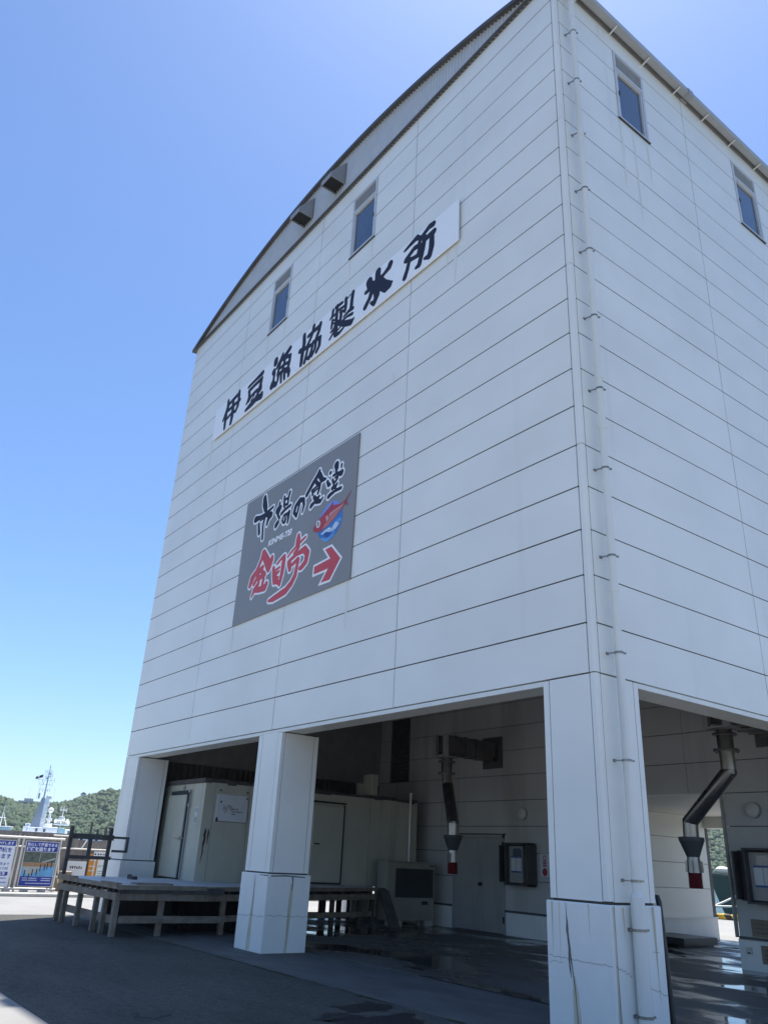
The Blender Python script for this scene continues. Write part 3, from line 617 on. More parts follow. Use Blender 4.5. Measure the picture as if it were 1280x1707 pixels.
# rounded corner trim in lengths of five panels
mb = MB()
zz = [1.215, Z0, Z0 + 3, Z0 + 6, Z0 + 9, Z0 + 10.8, 16.1]
prof_ = [(-0.072, 0.0), (-0.026, -0.0), (-0.010, 0.004), (-0.004, 0.010), (0.0, 0.026), (0.0, 0.080), (-0.06, 0.080), (-0.06, 0.06), (-0.072, 0.06)]
prof_ = [(-0.072, -0.002), (-0.045, -0.004), (-0.030, -0.006), (-0.008, -0.003), (0.003, 0.008), (0.006, 0.030), (0.004, 0.045), (0.002, 0.080), (-0.055, 0.080), (-0.055, 0.055), (-0.072, 0.055)]
for a, b in zip(zz[:-1], zz[1:]):
    a += 0.007; b -= 0.007; k = len(prof_)
    vs = [(x, y, z) for z in (a, b) for x, y in prof_]
    mb.add(vs, [list(range(k))[::-1], list(range(k, 2 * k))] + [(i, (i + 1) % k, k + (i + 1) % k, k + i) for i in range(k)])
part(mb, "corner_trim", M['panel'])

# soffit, beam linings, ceiling of the open ground floor
mb = MB()
mb.box(-14.9, -0.792, 0.0, 0.05, 3.53, 3.59)      # front drip strip
mb.box(-0.05, 0.0, 0.782, 13.95, 3.53, 3.59)
mb.box(-14.85, -0.792, 0.053, 0.45, 3.545, 3.60)
mb.box(-0.45, -0.053, 0.782, 13.9, 3.545, 3.60)
part(mb, "soffit", M['trim'])
mb = MB(); mb.box(-14.85, -14.40, 0.453, 13.9, 3.545, 3.60)  # darker than the outer soffits, shade put into its colour
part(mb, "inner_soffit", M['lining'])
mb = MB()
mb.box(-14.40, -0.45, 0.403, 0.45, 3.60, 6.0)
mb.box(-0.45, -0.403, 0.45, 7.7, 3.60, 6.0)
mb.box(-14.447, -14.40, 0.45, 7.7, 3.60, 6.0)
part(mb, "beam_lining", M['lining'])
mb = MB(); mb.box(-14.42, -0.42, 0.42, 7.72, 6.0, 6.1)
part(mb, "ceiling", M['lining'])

# back wall of the open bay with a passage through it
D = 7.7
seams = [-14.40, -11.5, -7.7, -3.95, -0.45]
rows_in = [0.53, 1.2, 1.8, 2.4, 3.0, 3.6, 4.2, 4.8, 5.4, 6.0]
PX0, PX1, PZ = -7.4, -3.2, 2.98
mb = MB()
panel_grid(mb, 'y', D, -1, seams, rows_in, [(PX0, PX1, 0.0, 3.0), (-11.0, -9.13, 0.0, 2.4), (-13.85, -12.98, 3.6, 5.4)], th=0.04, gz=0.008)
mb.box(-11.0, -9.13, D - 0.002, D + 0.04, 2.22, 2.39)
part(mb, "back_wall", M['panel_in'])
mb = MB()
mb.box(-14.45, PX0 - 0.034, D + 0.04, 13.8, 0.0, 6.0)
mb.box(PX1 + 0.034, -0.40, D + 0.04, 13.8, 0.0, 6.0)
mb.box(PX0, PX1, D + 0.04, 13.8, PZ + 0.03, 6.0)
part(mb, "core_wall", M['joint_lt'])
# passage: side walls, ceiling and outer lintel
for px_, sg_ in ((PX0, 1), (PX1, -1)):
    mb = MB(); panel_grid(mb, 'x', px_, sg_, [D + 0.0, 10.6, 13.6], [0.53, 1.2, 1.8, 2.4, 2.98], th=0.03, gz=0.006)
    part(mb, "passage_wall", M['panel'])
mb = MB()
mb.box(PX0, PX1, D - 0.003, 13.85, PZ, PZ + 0.03)
mb.box(PX0, PX1, 13.55, 13.9, 2.70, PZ)
part(mb, "passage_ceiling", M['trim'])
# lower band of painted concrete with a ledge
for q in ((-14.4, -11.02, D - 0.02, D + 0.05), (-9.11, PX0 - 0.03, D - 0.02, D + 0.05), (PX1 + 0.03, -0.45, D - 0.02, D + 0.05), (PX0 - 0.03, PX0 + 0.02, D - 0.02, 13.75), (PX1 - 0.02, PX1 + 0.03, D - 0.02, 13.75)):
    mb = MB(); mb.box(*q, 0.0, 0.50); part(mb, "wall_base", M['plinth'])
for a, b_ in ((-14.4, -11.02), (-9.11, PX0 - 0.02), (PX1 + 0.02, -0.45)):
    mb = MB(); mb.box(a, b_, D - 0.06, D + 0.03, 0.50, 0.545); part(mb, "wall_ledge", M['louver_dk'])
mb = MB(); mb.box(PX1 - 0.05, PX1 - 0.004, D - 0.06, D + 0.002, 0.52, PZ)
part(mb, "jamb", M['cab_in'])
mb = MB(); mb.box(PX0 - 0.02, PX0 + 0.05, D + 0.05, 13.75, 0.50, 0.535)
part(mb, "passage_ledge", M['trim'])

# corrugated sheets closing the far left bay above the platform
mb = MB()
n = 90
ys = np.linspace(0.78, 7.95, n)
vs = []
for i, y in enumerate(ys):
    x = -14.55 + (0.03 if i % 2 else 0.0)
    vs += [(x, y, 0.95), (x, y, 3.546)]
mb.add(vs, [(2 * i, 2 * i + 2, 2 * i + 3, 2 * i + 1) for i in range(n - 1)])
part(mb, "corrugated_screen", M['wood_dk'])
mb = MB()
mb.box(-14.56, -14.52, 0.80, 5.52, 0.0, 0.95); mb.box(-14.56, -14.52, 5.52, 7.66, 0.46, 0.95); mb.box(-14.56, -14.52, 5.52, 7.66, 0.0, 0.10)
for y0_, y1_ in ((5.92, 6.15), (6.3, 6.36), (6.5, 6.68), (6.86, 6.95), (7.1, 7.66)): mb.box(-14.558, -14.522, y0_, y1_, 0.10, 0.46)
part(mb, "lower_screen", M['wood_dk'])

# pillars
def pillar(x0, x1, faces, label=None, corner=False):
    y0, y1 = 0.0, 0.78
    mb = MB()
    mb.box(x0 + 0.02, x1 - 0.02, y0 + 0.02, y1 - 0.02, 1.19, 3.60 if corner else 3.543, 1)
    tw = 0.15
    zt = (1.215, 3.525)
    if corner:
        zt = (1.215, 3.588)
        mb.box(x0, x0 + 0.085, y0, y0 + 0.05, *zt); mb.box(x0 + 0.097, -0.085, y0, y0 + 0.03, zt[0], 3.59)
        mb.box(x1 - 0.05, x1, y1 - 0.085, y1, *zt); mb.box(x1 - 0.03, x1, 0.092, y1 - 0.097, zt[0], 3.59)
        mb.box(x0, x0 + 0.02, y0 + 0.052, y1, *zt); mb.box(x0 + 0.021, x1 - 0.052, y1 - 0.02, y1, *zt)
    else:
        mb.box(x0, x0 + tw - 0.006, y0, y0 + 0.05, *zt); mb.box(x0 + tw + 0.006, x1 - tw - 0.006, y0 + 0.002, y0 + 0.03, zt[0], 3.53)
        mb.box(x1 - tw + 0.006, x1, y0, y0 + 0.066, *zt)
        mb.box(x1 - 0.02, x1, y0 + 0.076, y1 - 0.097, *zt)
        mb.box(x1 - 0.05, x1, y1 - 0.086, y1, *zt)
        mb.box(x0, x0 + 0.02, y0 + 0.055, y1, *zt)
        mb.box(x0 + 0.021, x1 - 0.051, y1 - 0.02, y1, *zt)
    p = part(mb, "pillar", [M['panel'], M['joint']])
    q = MB()
    q.cbox(x0 - 0.04, x1 + 0.04, y0 - 0.04, y1 + 0.04, 0.0, 1.19, 0.012)
    q.v = [(x + 7.45, y - 7.0, z) for x, y, z in q.v]
    o = q.build("plinth", M['plinth'], p)
    return p, o
pilC, plC = pillar(-0.79, 0.0, None, corner=True)
pilM, plM = pillar(-7.91, -7.05, None)
pilL, plL = pillar(-14.9, -14.02, None)
for x0, x1, y0, y1 in ((-0.8, 0.0, 6.95, 7.68), (-14.9, -14.45, 6.95, 7.68), (-0.8, 0.0, 13.1, 13.9)):
    mb = MB(); mb.box(x0, x1, y0, y1, 0.0, 3.545)
    part(mb, "pillar", M['panel'])
# cracks, peeled paint and rust runs on the plinths
class Strips(MB):
    pass
def ribbon(mb, pts, plane, c, m=0, t=0.0022):
    """flat strip (u,z,width) lying on the wall face plane"""
    L = []; Rr = []
    for i, (u, z, w) in enumerate(pts):
        a = pts[max(0, i - 1)]; b = pts[min(len(pts) - 1, i + 1)]
        d = Vector((b[0] - a[0], b[1] - a[1]))
        d = d.normalized() if d.length > 0 else Vector((0, -1))
        nn = Vector((-d.y, d.x)) * w / 2
        L.append((u + nn.x, z + nn.y)); Rr.append((u - nn.x, z - nn.y))
    vs = []
    for a, b in zip(L, Rr):
        for q in (a, b):
            vs.append((q[0], c, q[1]) if plane == 'y' else (c, q[0], q[1]))
    mb.add(vs, [(2 * i, 2 * i + 2, 2 * i + 3, 2 * i + 1) for i in range(len(pts) - 1)], m)
def wander(u0, z0, u1, z1, n, amp, w0, w1):
    out = []
    for i in range(n + 1):
        t = i / n
        k = 0 if i in (0, n) else 1
        out.append((u0 + (u1 - u0) * t + random.uniform(-amp, amp) * k, z0 + (z1 - z0) * t + random.uniform(-amp, amp) * k, w0 + (w1 - w0) * t))
    return out
q_ = MB(); ribbon(q_, [(-0.545, 1.185, .004), (-0.54, 1.06, .008), (-0.535, 0.99, .022), (-0.538, 0.92, .034), (-0.53, 0.86, .024), (-0.515, 0.74, .030), (-0.505, 0.66, .020), (-0.488, 0.58, .012), (-0.478, 0.50, .014), (-0.463, 0.40, .012), (-0.455, 0.30, .010), (-0.44, 0.05, .010)], 'y', -0.0425); part(q_, 'crack', M['crack'], pilC)
q_ = MB(); ribbon(q_, [(-0.527, 0.76, .008), (-0.527, 0.66, .018), (-0.517, 0.56, .020), (-0.507, 0.48, .004)], 'y', -0.0432); part(q_, 'crack', M['crack'], pilC)
q_ = MB(); ribbon(q_, wander(-0.80, 0.66, 0.03, 0.64, 26, 0.012, .004, .004), 'y', -0.0425); part(q_, 'crack', M['crack'], pilC)
q_ = MB(); ribbon(q_, wander(-0.80, 0.60, -0.60, 0.61, 7, 0.012, .003, .003), 'y', -0.0428); part(q_, 'crack', M['crack'], pilC)
q_ = MB(); ribbon(q_, wander(0.0, 0.64, 0.24, 0.55, 9, 0.014, .005, .004), 'x', 0.0425); part(q_, 'crack', M['crack'], pilC)
q_ = MB(); ribbon(q_, wander(0.42, 0.47, 0.80, 0.36, 12, 0.014, .004, .004), 'x', 0.0425); part(q_, 'crack', M['crack'], pilC)
q_ = MB(); ribbon(q_, [(0.02, 1.185, .007), (0.022, 0.8, .004), (0.02, 0.4, .006), (0.025, 0.01, .004)], 'x', 0.0428); part(q_, 'crack', M['crack'], pilC)
q_ = MB(); ribbon(q_, wander(0.60, 0.76, 0.72, 0.75, 5, 0.006, .003, .003), 'x', 0.0425); part(q_, 'crack', M['crack'], pilC)
q_ = MB(); ribbon(q_, [(-0.47, 0.50, .02), (-0.46, 0.35, .07), (-0.45, 0.18, .09), (-0.44, 0.005, .11)], 'y', -0.0412); part(q_, 'rust_streak', M['stain'], pilC)
q_ = MB(); ribbon(q_, [(0.0, 1.18, .015), (0.012, 0.7, .03), (0.018, 0.3, .045), (0.02, 0.005, .06)], 'x', 0.0412); part(q_, 'rust_streak', M['stain'], pilC)
q_ = MB(); ribbon(q_, [(0.16, 1.17, .03), (0.17, 1.0, .02), (0.17, 0.9, .006)], 'x', 0.0412); part(q_, 'rust_streak', M['stain'], pilC)
q_ = MB(); ribbon(q_, [(0.66, 1.18, .05), (0.67, 1.0, .045), (0.675, 0.6, .02), (0.68, 0.3, .008)], 'x', 0.0412); part(q_, 'rust_streak', M['stain'], pilC)
q_ = MB(); ribbon(q_, [(-0.74, 1.18, .02), (-0.74, 0.98, .014), (-0.74, 0.7, .004)], 'y', -0.0412); part(q_, 'rust_streak', M['stain'], pilC)
q_ = MB(); ribbon(q_, [(-0.64, 1.18, .016), (-0.64, 0.9, .012), (-0.64, 0.6, .004)], 'y', -0.0412); part(q_, 'rust_streak', M['stain'], pilC)
q_ = MB(); ribbon(q_, [(-0.24, 1.18, .016), (-0.24, 1.05, .010), (-0.24, 0.9, .004)], 'y', -0.0412); part(q_, 'rust_streak', M['stain'], pilC)
q_ = MB(); ribbon(q_, [(-7.43, 1.17, .006), (-7.43, 1.0, .022), (-7.425, 0.8, .022), (-7.42, 0.6, .012), (-7.43, 0.5, .006)], 'y', -0.0425); part(q_, 'crack', M['crack'], pilM)
q_ = MB(); ribbon(q_, wander(-7.94, 0.52, -7.02, 0.55, 24, 0.014, .005, .005), 'y', -0.0425); part(q_, 'crack', M['crack'], pilM)
q_ = MB(); ribbon(q_, wander(0.0, 0.56, 0.80, 0.55, 20, 0.014, .005, .005), 'x', -7.0075); part(q_, 'crack', M['crack'], pilM)
q_ = MB(); ribbon(q_, [(0.45, 1.17, .03), (0.46, 1.06, .024), (0.46, 0.95, .010)], 'x', -7.0075); part(q_, 'crack', M['crack'], pilM)
q_ = MB(); ribbon(q_, [(-7.0, 1.165, .02), (-7.3, 1.17, .008)], 'y', -0.0428); part(q_, 'crack', M['crack'], pilM)
q_ = MB(); ribbon(q_, [(0.02, 1.16, .02), (0.3, 1.17, .024), (0.7, 1.155, .016)], 'x', -7.0072); part(q_, 'crack', M['crack'], pilM)
q_ = MB(); ribbon(q_, [(-7.44, 0.85, .03), (-7.45, 0.5, .09), (-7.46, 0.2, .12), (-7.46, 0.005, .13)], 'y', -0.0412); part(q_, 'rust_streak', M['stain'], pilM)
q_ = MB(); ribbon(q_, [(0.45, 1.05, .05), (0.44, 0.7, .07), (0.43, 0.3, .05), (0.42, 0.01, .05)], 'x', -7.0088); part(q_, 'rust_streak', M['stain'], pilM)
# weathering runs on the front wall under the sign corners and windows
dm = MB()
for (u, z, w, l) in ((-2.52, 8.17 + Z0, .10, .9), (-2.75, 8.17 + Z0, .05, .5), (-12.45, 8.17 + Z0, .10, .9), (-6.08, 10.15 + Z0, .07, .8), (-5.22, 10.15 + Z0, .07, .6), (-9.78, 10.15 + Z0, .07, .8), (-8.92, 10.15 + Z0, .06, .5), (-9.65, 2.38 + Z0, .09, .7), (-5.26, 2.38 + Z0, .09, .9), (-4.21, 6.2 + Z0, .03, .3)):
    dm = MB(); ribbon(dm, [(u, z, w), (u + 0.01, z - l * 0.5, w * 0.9), (u, z - l, w * 0.25)], 'y', -0.0035); part(dm, 'weather_streak', M['dirt'])
for (u, z, w, l) in ((1.64, 10.15 + Z0, .08, 1.5), (2.42, 10.15 + Z0, .06, 1.0), (1.2, 12.3 + Z0, .05, .35), (2.0, 10.1 + Z0, .06, 2.1)):
    dm = MB(); ribbon(dm, [(u, z, w), (u + 0.01, z - l * 0.5, w * 0.9), (u, z - l, w * 0.25)], 'x', 0.0035); part(dm, 'weather_streak', M['dirt'])

# windows with a louvre over a dark pane
def window(plane, u0, u1, sgn, c):
    z0, z1 = WZ0 + 0.02, WZ1 - 0.02
    def bx(mbx, a, b, d0, d1, e, f, m=0):
        lo, hi = sorted((c + sgn * d0, c + sgn * d1))
        if plane == 'y': mbx.box(a, b, lo, hi, e, f, m)
        else: mbx.box(lo, hi, a, b, e, f, m)
    f = MB()
    w = 0.055; zm = z1 - 0.44
    for a, b, e, g_ in ((u0, u0 + w, z0, z1), (u1 - w, u1, z0, z1), (u0 + w, u1 - w, z1 - 0.045, z1), (u0 + w, u1 - w, zm - 0.03, zm + 0.03), (u0 + w, u1 - w, z0, z0 + 0.06)):
        bx(f, a, b, -0.055, 0.016, e, g_)
    w2 = 0.045
    a, b, e, g_ = u0 + w, u1 - w, z0 + 0.06, zm - 0.03
    for q in ((a, a + w2, e, g_), (b - w2, b, e, g_), (a + w2, b - w2, e, e + w2), (a + w2, b - w2, g_ - w2, g_)):
        bx(f, q[0], q[1], -0.045, -0.004, q[2], q[3])
    bx(f, u0 - 0.02, u1 + 0.02, -0.01, 0.03, z0 - 0.022, z0 - 0.006, 1); bx(f, u0 - 0.02, u1 + 0.02, -0.01, 0.032, z0 - 0.006, z0 + 0.02)
    hx = u1 - w - 0.022 if plane == 'y' else u0 + w + 0.022
    bx(f, hx - 0.012, hx + 0.012, -0.004, 0.03, (e + g_) / 2 - 0.05, (e + g_) / 2 + 0.05, 1)
    fo_ = part(f, "window", [M['alu'], M['flash']])
    p = MB(); bx(p, u0 + w + w2, u1 - w - w2, -0.052, -0.038, e + w2, g_ - w2)
    p.v = [(x + 7.45, y - 7.0, z) for x, y, z in p.v]; p.build("pane", M['glass'], fo_)
    l = MB()
    zt = z1 - 0.045; zb = zm + 0.03; nn = 8
    for i in range(nn):
        za = zb + (zt - zb) * i / nn; hh = (zt - zb) / nn
        lo, hi = -0.05, 0.004
        if plane == 'y':
            y0_, y1_ = c + sgn * hi, c + sgn * lo
            vs = [(u0 + w, y0_, za + 0.004), (u1 - w, y0_, za + 0.004), (u1 - w, y1_, za + hh), (u0 + w, y1_, za + hh), (u0 + w, y0_, za + 0.012), (u1 - w, y0_, za + 0.012), (u1 - w, y1_, za + hh + 0.008), (u0 + w, y1_, za + hh + 0.008)]
        else:
            x0_, x1_ = c + sgn * hi, c + sgn * lo
            vs = [(x0_, u0 + w, za + 0.004), (x0_, u1 - w, za + 0.004), (x1_, u1 - w, za + hh), (x1_, u0 + w, za + hh), (x0_, u0 + w, za + 0.012), (x0_, u1 - w, za + 0.012), (x1_, u1 - w, za + hh + 0.008), (x1_, u0 + w, za + hh + 0.008)]
        l.add(vs, [(0, 1, 2, 3), (4, 5, 6, 7), (0, 1, 5, 4), (1, 2, 6, 5), (2, 3, 7, 6), (3, 0, 4, 7)])
    l.v = [(x + 7.45, y - 7.0, z) for x, y, z in l.v]; l.build("louvre", M['louver'], fo_)
for a, b in winA: window('y', a, b, -1, 0.0)
for a, b in winB: window('x', a, b, 1, 0.0)

# arched roof with corrugated gable, flashing and hoods
xc, zc_top, hw, zend = -7.45, 13.88 + Z0, 7.53, 12.50 + Z0
rise = zc_top - zend
RR = (hw * hw + rise * rise) / (2 * rise)
def arc(x): return zc_top - RR + math.sqrt(max(0, RR * RR - (x - xc) ** 2))
xs = np.linspace(xc - hw, xc + hw, 65)
rf = MB()
def slab(mb, y0, y1, dz0, dz1, m=0, xx=xs):
    vs = []
    for x in xx:
        z = arc(x)
        vs += [(x, y0, z + dz1), (x, y1, z + dz1), (x, y1, z + dz0), (x, y0, z + dz0)]
    k = len(xx)
    fs = []
    for i in range(k - 1):
        for j in range(4):
            fs.append((4 * i + j, 4 * i + 4 + j, 4 * i + 4 + (j + 1) % 4, 4 * i + (j + 1) % 4))
    fs.append((0, 1, 2, 3)); fs.append((4 * k - 1, 4 * k - 2, 4 * k - 3, 4 * k - 4))
    mb.add(vs, fs, m)
slab(rf, -0.08, 14.1, -0.09, -0.005)
part(rf, "roof", M['roof'])
fa = MB()
slab(fa, -0.12, -0.08, -0.10, 0.0)
part(fa, "fascia", M['flash'])
gb = MB()
ng = 760
vs = []
gx = np.linspace(-14.85, -0.05, ng)
for i, x in enumerate(gx):
    y = -0.004 - (0.0, 0.004, 0.030, 0.030, 0.004)[i % 5]
    vs += [(x, y, 16.06), (x, y, max(16.06, arc(x) - 0.06))]
gb.add(vs, [(2 * i, 2 * i + 2, 2 * i + 3, 2 * i + 1) for i in range(ng - 1)])
part(gb, "gable", M['corr'])
fs_ = MB()
fs_.box(-14.93, 0.03, -0.085, 0.0, 16.08, 16.125)
fs_.box(-14.93, 0.03, -0.055, 0.0, 16.125, 16.17)
part(fs_, "flashing", M['flash'])
for hx in (-8.25, -6.79):
    h = MB()
    w = 0.22; zb, zt = 12.86 + Z0, 13.42 + Z0; o = 0.44
    x0, x1 = hx - w, hx + w
    t = 0.02
    # cheeks, sloping top and front lip: open underneath
    for xa in (x0, x1 - t):
        h.plate([(xa, -0.02, zb), (xa, -0.02, zt + 0.16), (xa, -o, zb + 0.13), (xa, -o, zb)], (1, 0, 0), t)
    h.plate([(x0 + t, -0.02, zt + 0.16), (x1 - t, -0.02, zt + 0.16), (x1 - t, -o, zb + 0.13), (x0 + t, -o, zb + 0.13)], (0, 0.5, -0.8), t)
    h.box(x0 + t, x1 - t, -o, -o + t, zb, zb + 0.13)
    h.box(x0 + t, x1 - t, -0.028, -0.02, zb, zt, 1); h.add([(x0 + t + .002, -0.03, zb + 0.05), (x1 - t - .002, -0.03, zb + 0.05), (x1 - t - .002, -o + t + .002, zb + 0.05), (x0 + t + .002, -o + t + .002, zb + 0.05)], [(0, 1, 2, 3)], 1)  # black liner and sheet stand in for shade inside the hood
    part(h, "vent_hood", [M['hood'], M['black']])
# eave gutter on the side wall
gt = MB()
gt.box(0.02, 0.21, -0.15, 14.1, 12.43 + Z0, 12.455 + Z0)
gt.box(0.185, 0.21, -0.15, 14.1, 12.455 + Z0, 12.56 + Z0)
gt.box(0.02, 0.04, -0.15, 14.1, 12.455 + Z0, 12.56 + Z0)
gt.box(0.02, 0.21, -0.17, -0.15, 12.43 + Z0, 12.56 + Z0)
gt.box(0.012, 0.222, 3.80, 3.98, 12.42 + Z0, 12.565 + Z0, 1)
go = part(gt, "gutter", [M['gutter'], M['hood']])
for i in range(14):
    y = 0.55 + i * 1.0
    gs = MB(); gs.bar((0.0, y, 12.37 + Z0), (0.195, y, 12.42 + Z0), 0.03, 0.012)
    part(gs, "bracket", M['louver'], go)
ev = MB(); ev.box(0.0, 0.03, -0.02, 14.0, 16.08, 16.14)
ev.box(-0.1, 0.06, -0.06, 14.1, 16.142, 16.165)
part(ev, "eave_flashing", M['flash'])
# downpipe
dp = MB()
dp.tube((0.125, 0.30, 1.30), (0.125, 0.30, 16.02), 0.049, n=18)
for z in (3.94 + 2.93, 7.65, 12.25, 1.0 + Z0): dp.tube((0.125, 0.30, z), (0.125, 0.30, z + 0.13), 0.056, n=18)
dp.tube((0.125, 0.30, 0.0), (0.125, 0.30, 1.27), 0.073, n=18)
dp.tube((0.125, 0.30, 1.27), (0.125, 0.30, 1.32), 0.073, 0.052, n=18)
dpo = part(dp, "downpipe", M['pipe'], smooth=True)
for i, z in enumerate([3.6 + 11.17 - 1.213 * k for k in range(12)] + [0.97, 0.21]):
    if z < 0.1: continue
    cl = MB(); r = 0.055 if z > 1.3 else 0.079
    cl.tube((0.125, 0.30, z - 0.013), (0.125, 0.30, z + 0.013), r, n=18)
    cl.bar((0.0 if z > 1.3 else 0.04, 0.235, z), (0.10, 0.262, z), 0.014, 0.014)
    cl.box(0.0 if z > 1.2 else 0.04, 0.012 if z > 1.2 else 0.052, 0.215, 0.260, z - 0.016, z + 0.016)
    cl.bar((0.15, 0.30 + r - 0.004, z), (0.17, 0.30 + r + 0.02, z), 0.02, 0.02)
    cl.v = [(x + 7.45, y - 7.0, z_) for x, y, z_ in cl.v]; cl.build("pipe_clamp", M['clamp'], dpo)

# steel double door, wall louvre in the back wall
dd = MB()
dd.box(-11.0, -10.94, D - 0.03, D + 0.05, 0.012, 2.20); dd.box(-9.19, -9.13, D - 0.03, D + 0.05, 0.012, 2.20); dd.box(-11.0, -9.13, D - 0.03, D + 0.05, 2.13, 2.20)
dd.box(-10.935, -10.075, D + 0.0, D + 0.04, 0.03, 2.125); dd.box(-10.065, -9.195, D + 0.0, D + 0.04, 0.03, 2.125)
dd.box(-11.04, -9.09, D - 0.05, D + 0.0, 2.20, 2.225, 1)
ddo = part(dd, "double_door", [M['door'], M['flash']])
hh = MB(); hh.box(-10.04, -9.93, D - 0.03, D + 0.0, 1.02, 1.10); hh.bar((-10.03, D - 0.05, 1.07), (-9.93, D - 0.05, 1.07), 0.02, 0.02)
hh.v = [(x + 7.45, y - 7.0, z) for x, y, z in hh.v]; hh.build("handle", M['black'], ddo)
for z in (0.25, 1.15, 1.9):
    q = MB(); q.box(-9.185, -9.15, D - 0.05, D - 0.03, z, z + 0.14)
    q.v = [(x + 7.45, y - 7.0, zz_) for x, y, zz_ in q.v]; q.build("hinge", M['black'], ddo)
lv = MB()
lv.box(-13.85, -12.98, D - 0.02, D + 0.03, 3.60, 3.64); lv.box(-13.85, -12.98, D - 0.02, D + 0.03, 5.36, 5.40)
lv.box(-13.85, -13.80, D - 0.02, D + 0.03, 3.64, 5.36); lv.box(-13.03, -12.98, D - 0.02, D + 0.03, 3.64, 5.36)
for i in range(26):
    z = 3.65 + i * 0.066
    lv.bar((-13.80, D + 0.005, z + 0.03), (-13.03, D + 0.005, z + 0.03), 0.045, 0.012, up=(0, 0.55, 0.83))
part(lv, "wall_louvre", M['louver_dk'])

# ---------------------------------------------------------------- drawn lettering: union of brush strokes as flat raised shapes
def brush(strokes, grow, res):
    """marching squares over the distance to variable-width strokes -> (verts2d, faces)"""
    P = np.array([p for s in strokes for p in s])
    mx = P[:, 2].max() + grow + res * 2
    x0, x1 = P[:, 0].min() - mx, P[:, 0].max() + mx
    z0, z1 = P[:, 1].min() - mx, P[:, 1].max() + mx
    nx = int((x1 - x0) / res) + 2; nz = int((z1 - z0) / res) + 2
    gx_ = x0 + np.arange(nx) * res; gz_ = z0 + np.arange(nz) * res
    D_ = np.full((nz, nx), 1e3)
    for s in strokes:
        s = list(s)
        if len(s) == 1: s = s + [[s[0][0] + 1e-4, s[0][1], s[0][2]]]
        for a, b in zip(s[:-1], s[1:]):
            m_ = max(a[2], b[2]) + grow + 3 * res
            i0 = max(0, int((min(a[0], b[0]) - m_ - x0) / res)); i1 = min(nx, int((max(a[0], b[0]) + m_ - x0) / res) + 2)
            j0 = max(0, int((min(a[1], b[1]) - m_ - z0) / res)); j1 = min(nz, int((max(a[1], b[1]) + m_ - z0) / res) + 2)
            X, Z = np.meshgrid(gx_[i0:i1], gz_[j0:j1])
            dx, dz = b[0] - a[0], b[1] - a[1]
            L2 = dx * dx + dz * dz + 1e-12
            t = np.clip(((X - a[0]) * dx + (Z - a[1]) * dz) / L2, 0, 1)
            d = np.hypot(X - a[0] - t * dx, Z - a[1] - t * dz) - (a[2] + (b[2] - a[2]) * t)
            D_[j0:j1, i0:i1] = np.minimum(D_[j0:j1, i0:i1], d)
    D_ -= grow
    V = []; Fq = []; cache = {}
    def vert(key, x, z):
        k = cache.get(key)
        if k is None:
            k = len(V); cache[key] = k; V.append((x, z))
        return k
    def corner(i, j): return vert((i, j, 0), gx_[i], gz_[j])
    def edge(i, j, h):
        if h: a, b = D_[j, i], D_[j, i + 1]
        else: a, b = D_[j, i], D_[j + 1, i]
        t = min(0.98, max(0.02, a / (a - b)))
        return vert((i, j, 1 + h), gx_[i] + (t * res if h else 0), gz_[j] + (0 if h else t * res))
    ins = D_ < 0
    run = {}
    for j in range(nz - 1):
        i = 0
        while i < nx - 1:
            c = [ins[j, i], ins[j, i + 1], ins[j + 1, i + 1], ins[j + 1, i]]
            if all(c):
                k = i
                while k < nx - 1 and ins[j, k + 1] and ins[j + 1, k + 1]: k += 1
                Fq.append([corner(q, j) for q in range(i, k + 1)] + [corner(q, j + 1) for q in range(k, i - 1, -1)])
                i = k
                if i >= nx - 1: break
                continue
            if any(c):
                cs = [(i, j), (i + 1, j), (i + 1, j + 1), (i, j + 1)]
                es = [(i, j, 1), (i + 1, j, 0), (i, j + 1, 1), (i, j, 0)]
                f = []
                for q in range(4):
                    if c[q]: f.append(corner(*cs[q]))
                    if c[q] != c[(q + 1) % 4]: f.append(edge(*es[q]))
                if len(f) >= 3: Fq.append(f)
            i += 1
    return V, Fq
def letter_mesh(name, strokes, grow, res, y, th, m, parent):
    V, Fq = brush(strokes, grow, res)
    mb = MB()
    n = len(V)
    mb.v = [(x, y, z) for x, z in V] + [(x, y + th, z) for x, z in V]
    cnt = {}
    for f in Fq:
        for a, b in zip(f, f[1:] + f[:1]):
            cnt[(a, b)] = 1
    for f in Fq:
        mb.f.append(f); mb.m.append(0)
    for a, b in list(cnt):
        if (b, a) not in cnt:
            mb.f.append([b, a, a + n, b + n]); mb.m.append(0)
    return part(mb, name, m, parent)
def flat(name, polys, y, th, m, parent):
    mb = MB()
    for p in polys: mb.plate([(x, y, z) for x, z in p], (0, 1, 0), th)
    return part(mb, name, m, parent)
def text(name, body, size, origin, xd, zd, m, parent, align='LEFT', fat=0.0, shear=0.0, sx=1.0, th=0.0):
    cu = bpy.data.curves.new(name, 'FONT')
    cu.body = body; cu.size = size; cu.align_x = align; cu.offset = fat; cu.shear = shear; cu.resolution_u = 2; cu.extrude = th
    o = bpy.data.objects.new(name, cu); COL.objects.link(o)
    dg = bpy.context.evaluated_depsgraph_get(); dg.update()
    me = bpy.data.meshes.new_from_object(o.evaluated_get(dg))
    bpy.data.objects.remove(o)
    X = Vector(xd).normalized() * sx; Zv = Vector(zd).normalized(); N = X.normalized().cross(Zv)
    off = Vector((0, 0, 0)); p = parent
    while p is not None:
        off += p.location; p = p.parent
    O = Vector(origin) - off
    for v in me.vertices: v.co = O + X * v.co.x + Zv * v.co.y + N * v.co.z
    me.materials.clear(); me.materials.append(m)
    me.name = name
    q = bpy.data.objects.new(name, me); COL.objects.link(q); q.parent = parent
    return q

